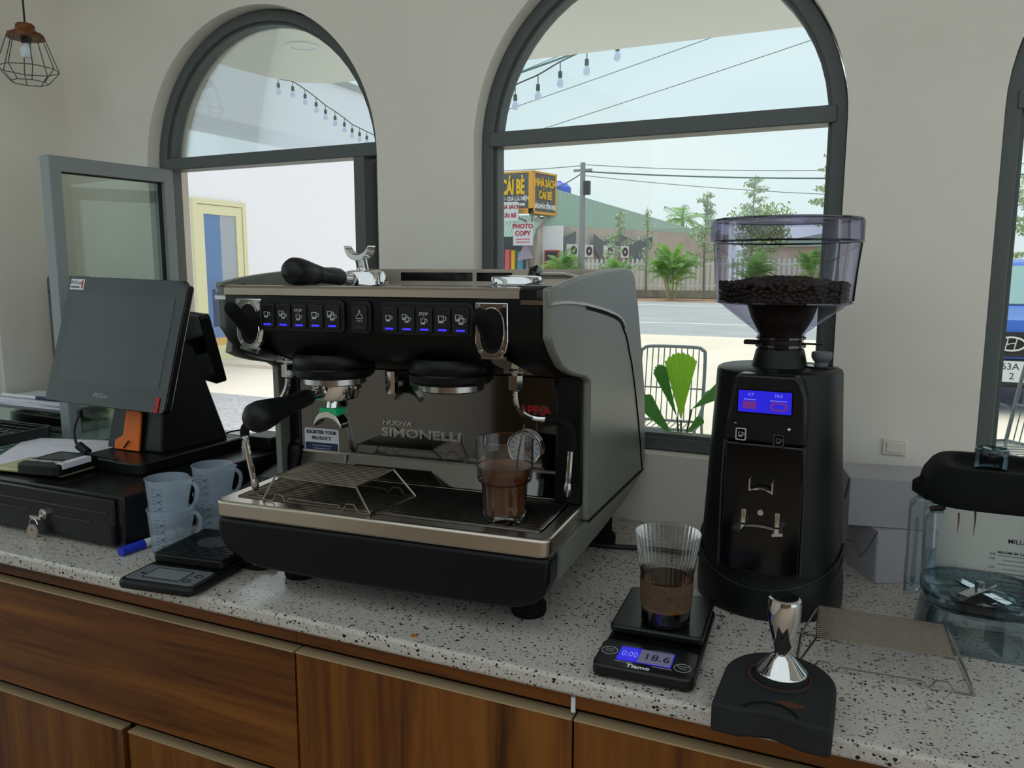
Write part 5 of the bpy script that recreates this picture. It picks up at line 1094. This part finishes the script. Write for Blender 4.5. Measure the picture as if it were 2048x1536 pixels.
for lab, x0, x1, z0_, z1_, lines in (('white hanging sign with red bookshop name under the sign box', -19.1, -18.0, 3.2, 4.25, (('NHÀ SÁCH', .27, .72), ('CÁI BÈ', .30, .28))), ('white hanging sign with red PHOTO COPY letters', -18.45, -17.25, 1.85, 3.12, (('PHOTO', .36, .83), ('COPY', .36, .52), ('', .06, .27), ('', .06, .14)))):
    t = thing('hanging_sign', lab, 'sign', ((x0+x1)/2, 41.4 if z1_ > 4 else 41.75, 0))
    w_ = x1-x0; MB().box(-w_/2, w_/2, 0, .08, z0_, z1_).build('board', 'sticker_white', t)
    for s_, sz, q in lines:
        if not s_: pline(w_*.7, sz, 'pink', t, T(0, -.005, z0_+(z1_-z0_)*q) @ FACE, .01); continue
        text(s_, sz, 'red_print', t, T(0, -.01, z0_+(z1_-z0_)*q) @ FACE, bold=sz*.03, ext=.01)
    zz = 3.7 if z1_ < 4 else 4.5
    for xx in (-w_/2+.1, w_/2-.1): MB().tube([(xx, .04, z1_), (xx, .04, zz), (xx, 42.02-t.location.y, zz)], .02, 6).build('hanger', 'bark_hazed', t)
t = thing('utility_pole', 'grey concrete utility pole behind the fence', 'pole', (-13.9, 40.5, ZG))
MB().cyl((0, 0, 0), (0, 0, 7.05), .19, .13, 12).build('shaft', 'pole_grey', t); MB().box(-.5, .5, -.05, .05, 6.6, 6.72).build('cross_arm', 'pole_grey', t); MB().box(.1, .4, -.15, .15, 5.4, 6.1).build('junction_box', 'dark_grey', t)
# overhead cables
mat('cable_far', '#7f8c8e', .8); mat('cable_green', '#4e7068', .8)
def cable(label, a_, b_, sag, r_, m_):
    A, B = Vector(a_), Vector(b_); pts = [tuple(A.lerp(B, k/14)+Vector((0, 0, -sag*4*(k/14)*(1-k/14)))) for k in range(15)]
    tag(MB().tube(pts, r_, 5).build('overhead_cable', m_), label, 'cable', 'overhead power cables')
top = (-13.9, 40.5, 5.9)
cable('thin overhead cable running left from the utility pole top', top, (-42, 40, 9.5), 1.2, .025, 'cable_far'); cable('dark overhead cable drooping left from the utility pole to the shop', (-13.9, 40.5, 5.55), (-17.2, 43, 4.9), .15, .03, 'cable_green')
cable('dark green overhead cable running right from the utility pole', (-13.9, 40.5, 5.6), (14, 40.5, 4.7), .5, .04, 'cable_green'); cable('thin overhead cable above the green cable right of the pole', (-13.9, 40.5, 5.95), (14, 40.5, 5.3), .6, .022, 'cable_far')
cable('thin overhead cable sagging below the green cable right of the pole', (-13.9, 40.5, 5.4), (14, 44, 3.8), .6, .02, 'cable_far')
for k, (a_, b_, sag, r_, m_, lab) in enumerate((((-9, 16, 4.2), (4, 16, 7.9), .35, .022, 'cable_green', 'thick dark cable crossing the sky under the eave'), ((-9, 17, 4.45), (4, 17, 8.2), .1, .010, 'cable_far', 'thin sky cable nearest the thick dark one'), ((-9, 18, 4.1), (8, 17, 8.0), .1, .010, 'cable_far', 'thin sky cable below the bulbs'), ((-9, 18, 3.4), (8, 17, 7.2), .1, .010, 'cable_far', 'lowest thin sky cable across the arch'))): cable(lab, a_, b_, sag, r_, m_)
# vegetation
def frond_mesh(name, L, droop, n=13, lw_=.34, m_='palm_leaf'):
    mb_ = MB(); pts = []
    for k in range(n+1):
        q = k/n; pts.append(Vector((L*q*(1-.12*q), 0, L*(.62*q-droop*q*q))))
    mb_.tube(pts, [.018*(1-.8*k/n) for k in range(n+1)], 4)
    for k in range(2, n+1):
        p_ = pts[k]; q = k/n; ll = lw_*L*math.sin(math.pi*min(1, .12+q*.9))**.7+.02
        for s_ in (-1, 1):
            a0 = p_; w_ = .055*L
            tip = p_+Vector((ll*.55, s_*ll*.85, -ll*.30)); d = Vector((w_*.5, 0, 0))
            mb_.add([a0-d, a0+d, a0.lerp(tip, .5)+d*.8+Vector((0, 0, .04*L)), tip, a0.lerp(tip, .5)-d*.8+Vector((0, 0, .04*L))], [(0, 1, 2, 4), (4, 2, 3)])
    return mb_.mesh(name, m_, fix=False, smooth=False)
fm = [frond_mesh('frond', 1.0, .55), frond_mesh('frond', 1.0, .35, m_='palm_leaf_dark'), frond_mesh('frond', 1.0, .75)]
def areca(label, x, y, h, spread, nf, seed):
    r_ = random.Random(seed); t = thing('areca_palm', label, 'palm', (x, y, ZG), 0, 'palms along the fence')
    for k in range(6):
        a = r_.uniform(0, 6.28); MB().tube([(.15*math.cos(a), .15*math.sin(a), 0), (.32*math.cos(a)*spread, .32*math.sin(a)*spread, h*.42)], .045, 6).build('stem', 'palm_stem', t)
    for k in range(nf):
        a = r_.uniform(0, 360); el = r_.uniform(-30, 45); s_ = r_.uniform(.7, 1.0)*spread*1.1; z = h*r_.uniform(.25, .62)
        place('frond', fm[k % 3], t, T(.2*math.cos(R(a))*spread, .2*math.sin(R(a))*spread, z) @ RZ(a) @ RY(-el-12) @ Matrix.Diagonal((s_, s_, s_, 1)))
areca('bushy green palm by the fence beside the shop', -14.9, 40.2, 3.0, 1.15, 60, 1); areca('small green palm by the fence right of the pole', -11.8, 40.2, 2.6, .95, 50, 2); areca('large green palm with pale stems in front of the fence', -8.85, 39.6, 3.1, 1.25, 70, 3)
areca('green palm in front of the fence seen through the bean hopper', -5.0, 39.8, 2.9, 1.1, 55, 4); areca('second green palm seen through the bean hopper', -2.2, 39.8, 2.9, 1.1, 55, 5)
def leafcloud(mb_, c, rx, rz, n_, s_, r_):
    for k in range(n_):
        u = Vector((r_.gauss(0, 1), r_.gauss(0, 1), r_.gauss(0, 1))); u.normalize(); u *= r_.random()**.45
        p_ = Vector(c)+Vector((u.x*rx, u.y*rx, u.z*rz)); a = Vector((r_.uniform(-1, 1), r_.uniform(-1, 1), r_.uniform(-1, 1))).normalized(); b_ = a.orthogonal().normalized()*s_*.5
        mb_.add([p_-a*s_, p_+b_, p_+a*s_, p_-b_], [(0, 1, 2, 3)])
def thin_tree(label, x, y, h, rad, n_, seed, m_='foliage_hazed', lo=.3):
    r_ = random.Random(seed); t = thing('slender_tree', label, 'tree', (x, y, ZG), 0, 'slender street trees')
    MB().tube([(0, 0, 0), (r_.uniform(-.1, .1), 0, h*.5), (0, 0, h)], [.07, .05, .015], 6).build('trunk', 'bark_hazed', t)
    fo = MB(); tw = MB()
    for k in range(16):
        z = h*(lo+(.95-lo)*k/15); a = r_.uniform(0, 6.28); L = rad*(1.15-.85*k/15)*r_.uniform(.6, 1.1); e = (L*math.cos(a), L*math.sin(a), z+L*.35)
        tw.tube([(0, 0, z), e], [.02, .006], 4); leafcloud(fo, e, .28*rad+.1, .16, n_//10, .085, r_); leafcloud(fo, (e[0]*.55, e[1]*.55, z+L*.18), .2*rad+.1, .14, n_//14, .08, r_)
    tag(tw.build('twigs', 'bark_hazed', t), kind='stuff'); tag(fo.build('foliage', m_, t, fix=False, smooth=False), kind='stuff')
thin_tree('sparse slender tree in front of the green warehouse', -12.0, 41.2, 4.6, .7, 260, 11); thin_tree('bare slender tree with few leaves before the warehouse', -10.5, 41.0, 4.7, .45, 90, 12)
thin_tree('slender tree above the fence beside the warehouse end', -7.5, 41.0, 5.4, .9, 420, 13); thin_tree('slender pointed tree in front of the round bushy crown', -5.2, 41.0, 6.1, 1.0, 420, 14); thin_tree('tall spreading slender tree beside the window frame', -1.35, 40.5, 7.2, 1.5, 900, 15, 'foliage_olive')
thin_tree('slender tree behind the blue car', 7.6, 44, 7.4, 2.2, 1600, 16, 'foliage_olive', .2)
def bush_tree(label, x, y, h, r0, seed, m_):
    r_ = random.Random(seed); t = thing('bushy_tree', label, 'tree', (x, y, ZG)); MB().cyl((0, 0, 0), (0, 0, h*.6), .2, .12, 8).build('trunk', 'bark_hazed', t); fo = MB()
    for k in range(14):
        a = r_.uniform(0, 6.28); q = r_.random(); leafcloud(fo, (r0*.6*q*math.cos(a), r0*.6*q*math.sin(a), h*r_.uniform(.5, .88)), r0*.5, r0*.4, 160, .16, r_)
    tag(fo.build('foliage', m_, t, fix=False, smooth=False), kind='stuff')
bush_tree('round olive crown rising beyond the fence', -7.3, 60, 6.2, 2.6, 21, 'foliage_olive'); bush_tree('pale crown beyond the warehouse end', -12.2, 66, 5.0, 2.6, 22, 'foliage_hazed'); bush_tree('dense crown above the far end of the fence', 11.5, 62, 8.2, 3.6, 23, 'foliage_olive')
t = thing('coconut_palm', 'coconut palm with drooping fronds beyond the warehouse roof', 'palm', (-14.2, 66, ZG))
MB().tube([(0, 0, 0), (.3, 0, 3), (.2, 0, 5.6)], [.22, .18, .14], 8).build('trunk', 'bark_hazed', t)
for k in range(16):
    a = k*360/16+random.uniform(-8, 8); el = random.uniform(-45, 30); place('frond', fm[k % 3], t, T(.2, 0, 5.6) @ RZ(a) @ RY(-el-8) @ Matrix.Diagonal((2.1, 2.1, 2.1, 1)))
t = thing('far_green_house', 'distant pale green house end beyond the trees', 'house', (-2.5, 70, ZG)); MB().box(-6, 8, 0, 8, 0, 3.4).build('wall', 'plaster_far', t); MB().prism([(-6.4, 3.4), (8.4, 3.4), (1, 4.8)], -.3, 8.3, 'y').build('roof', 'sheet_green', t)
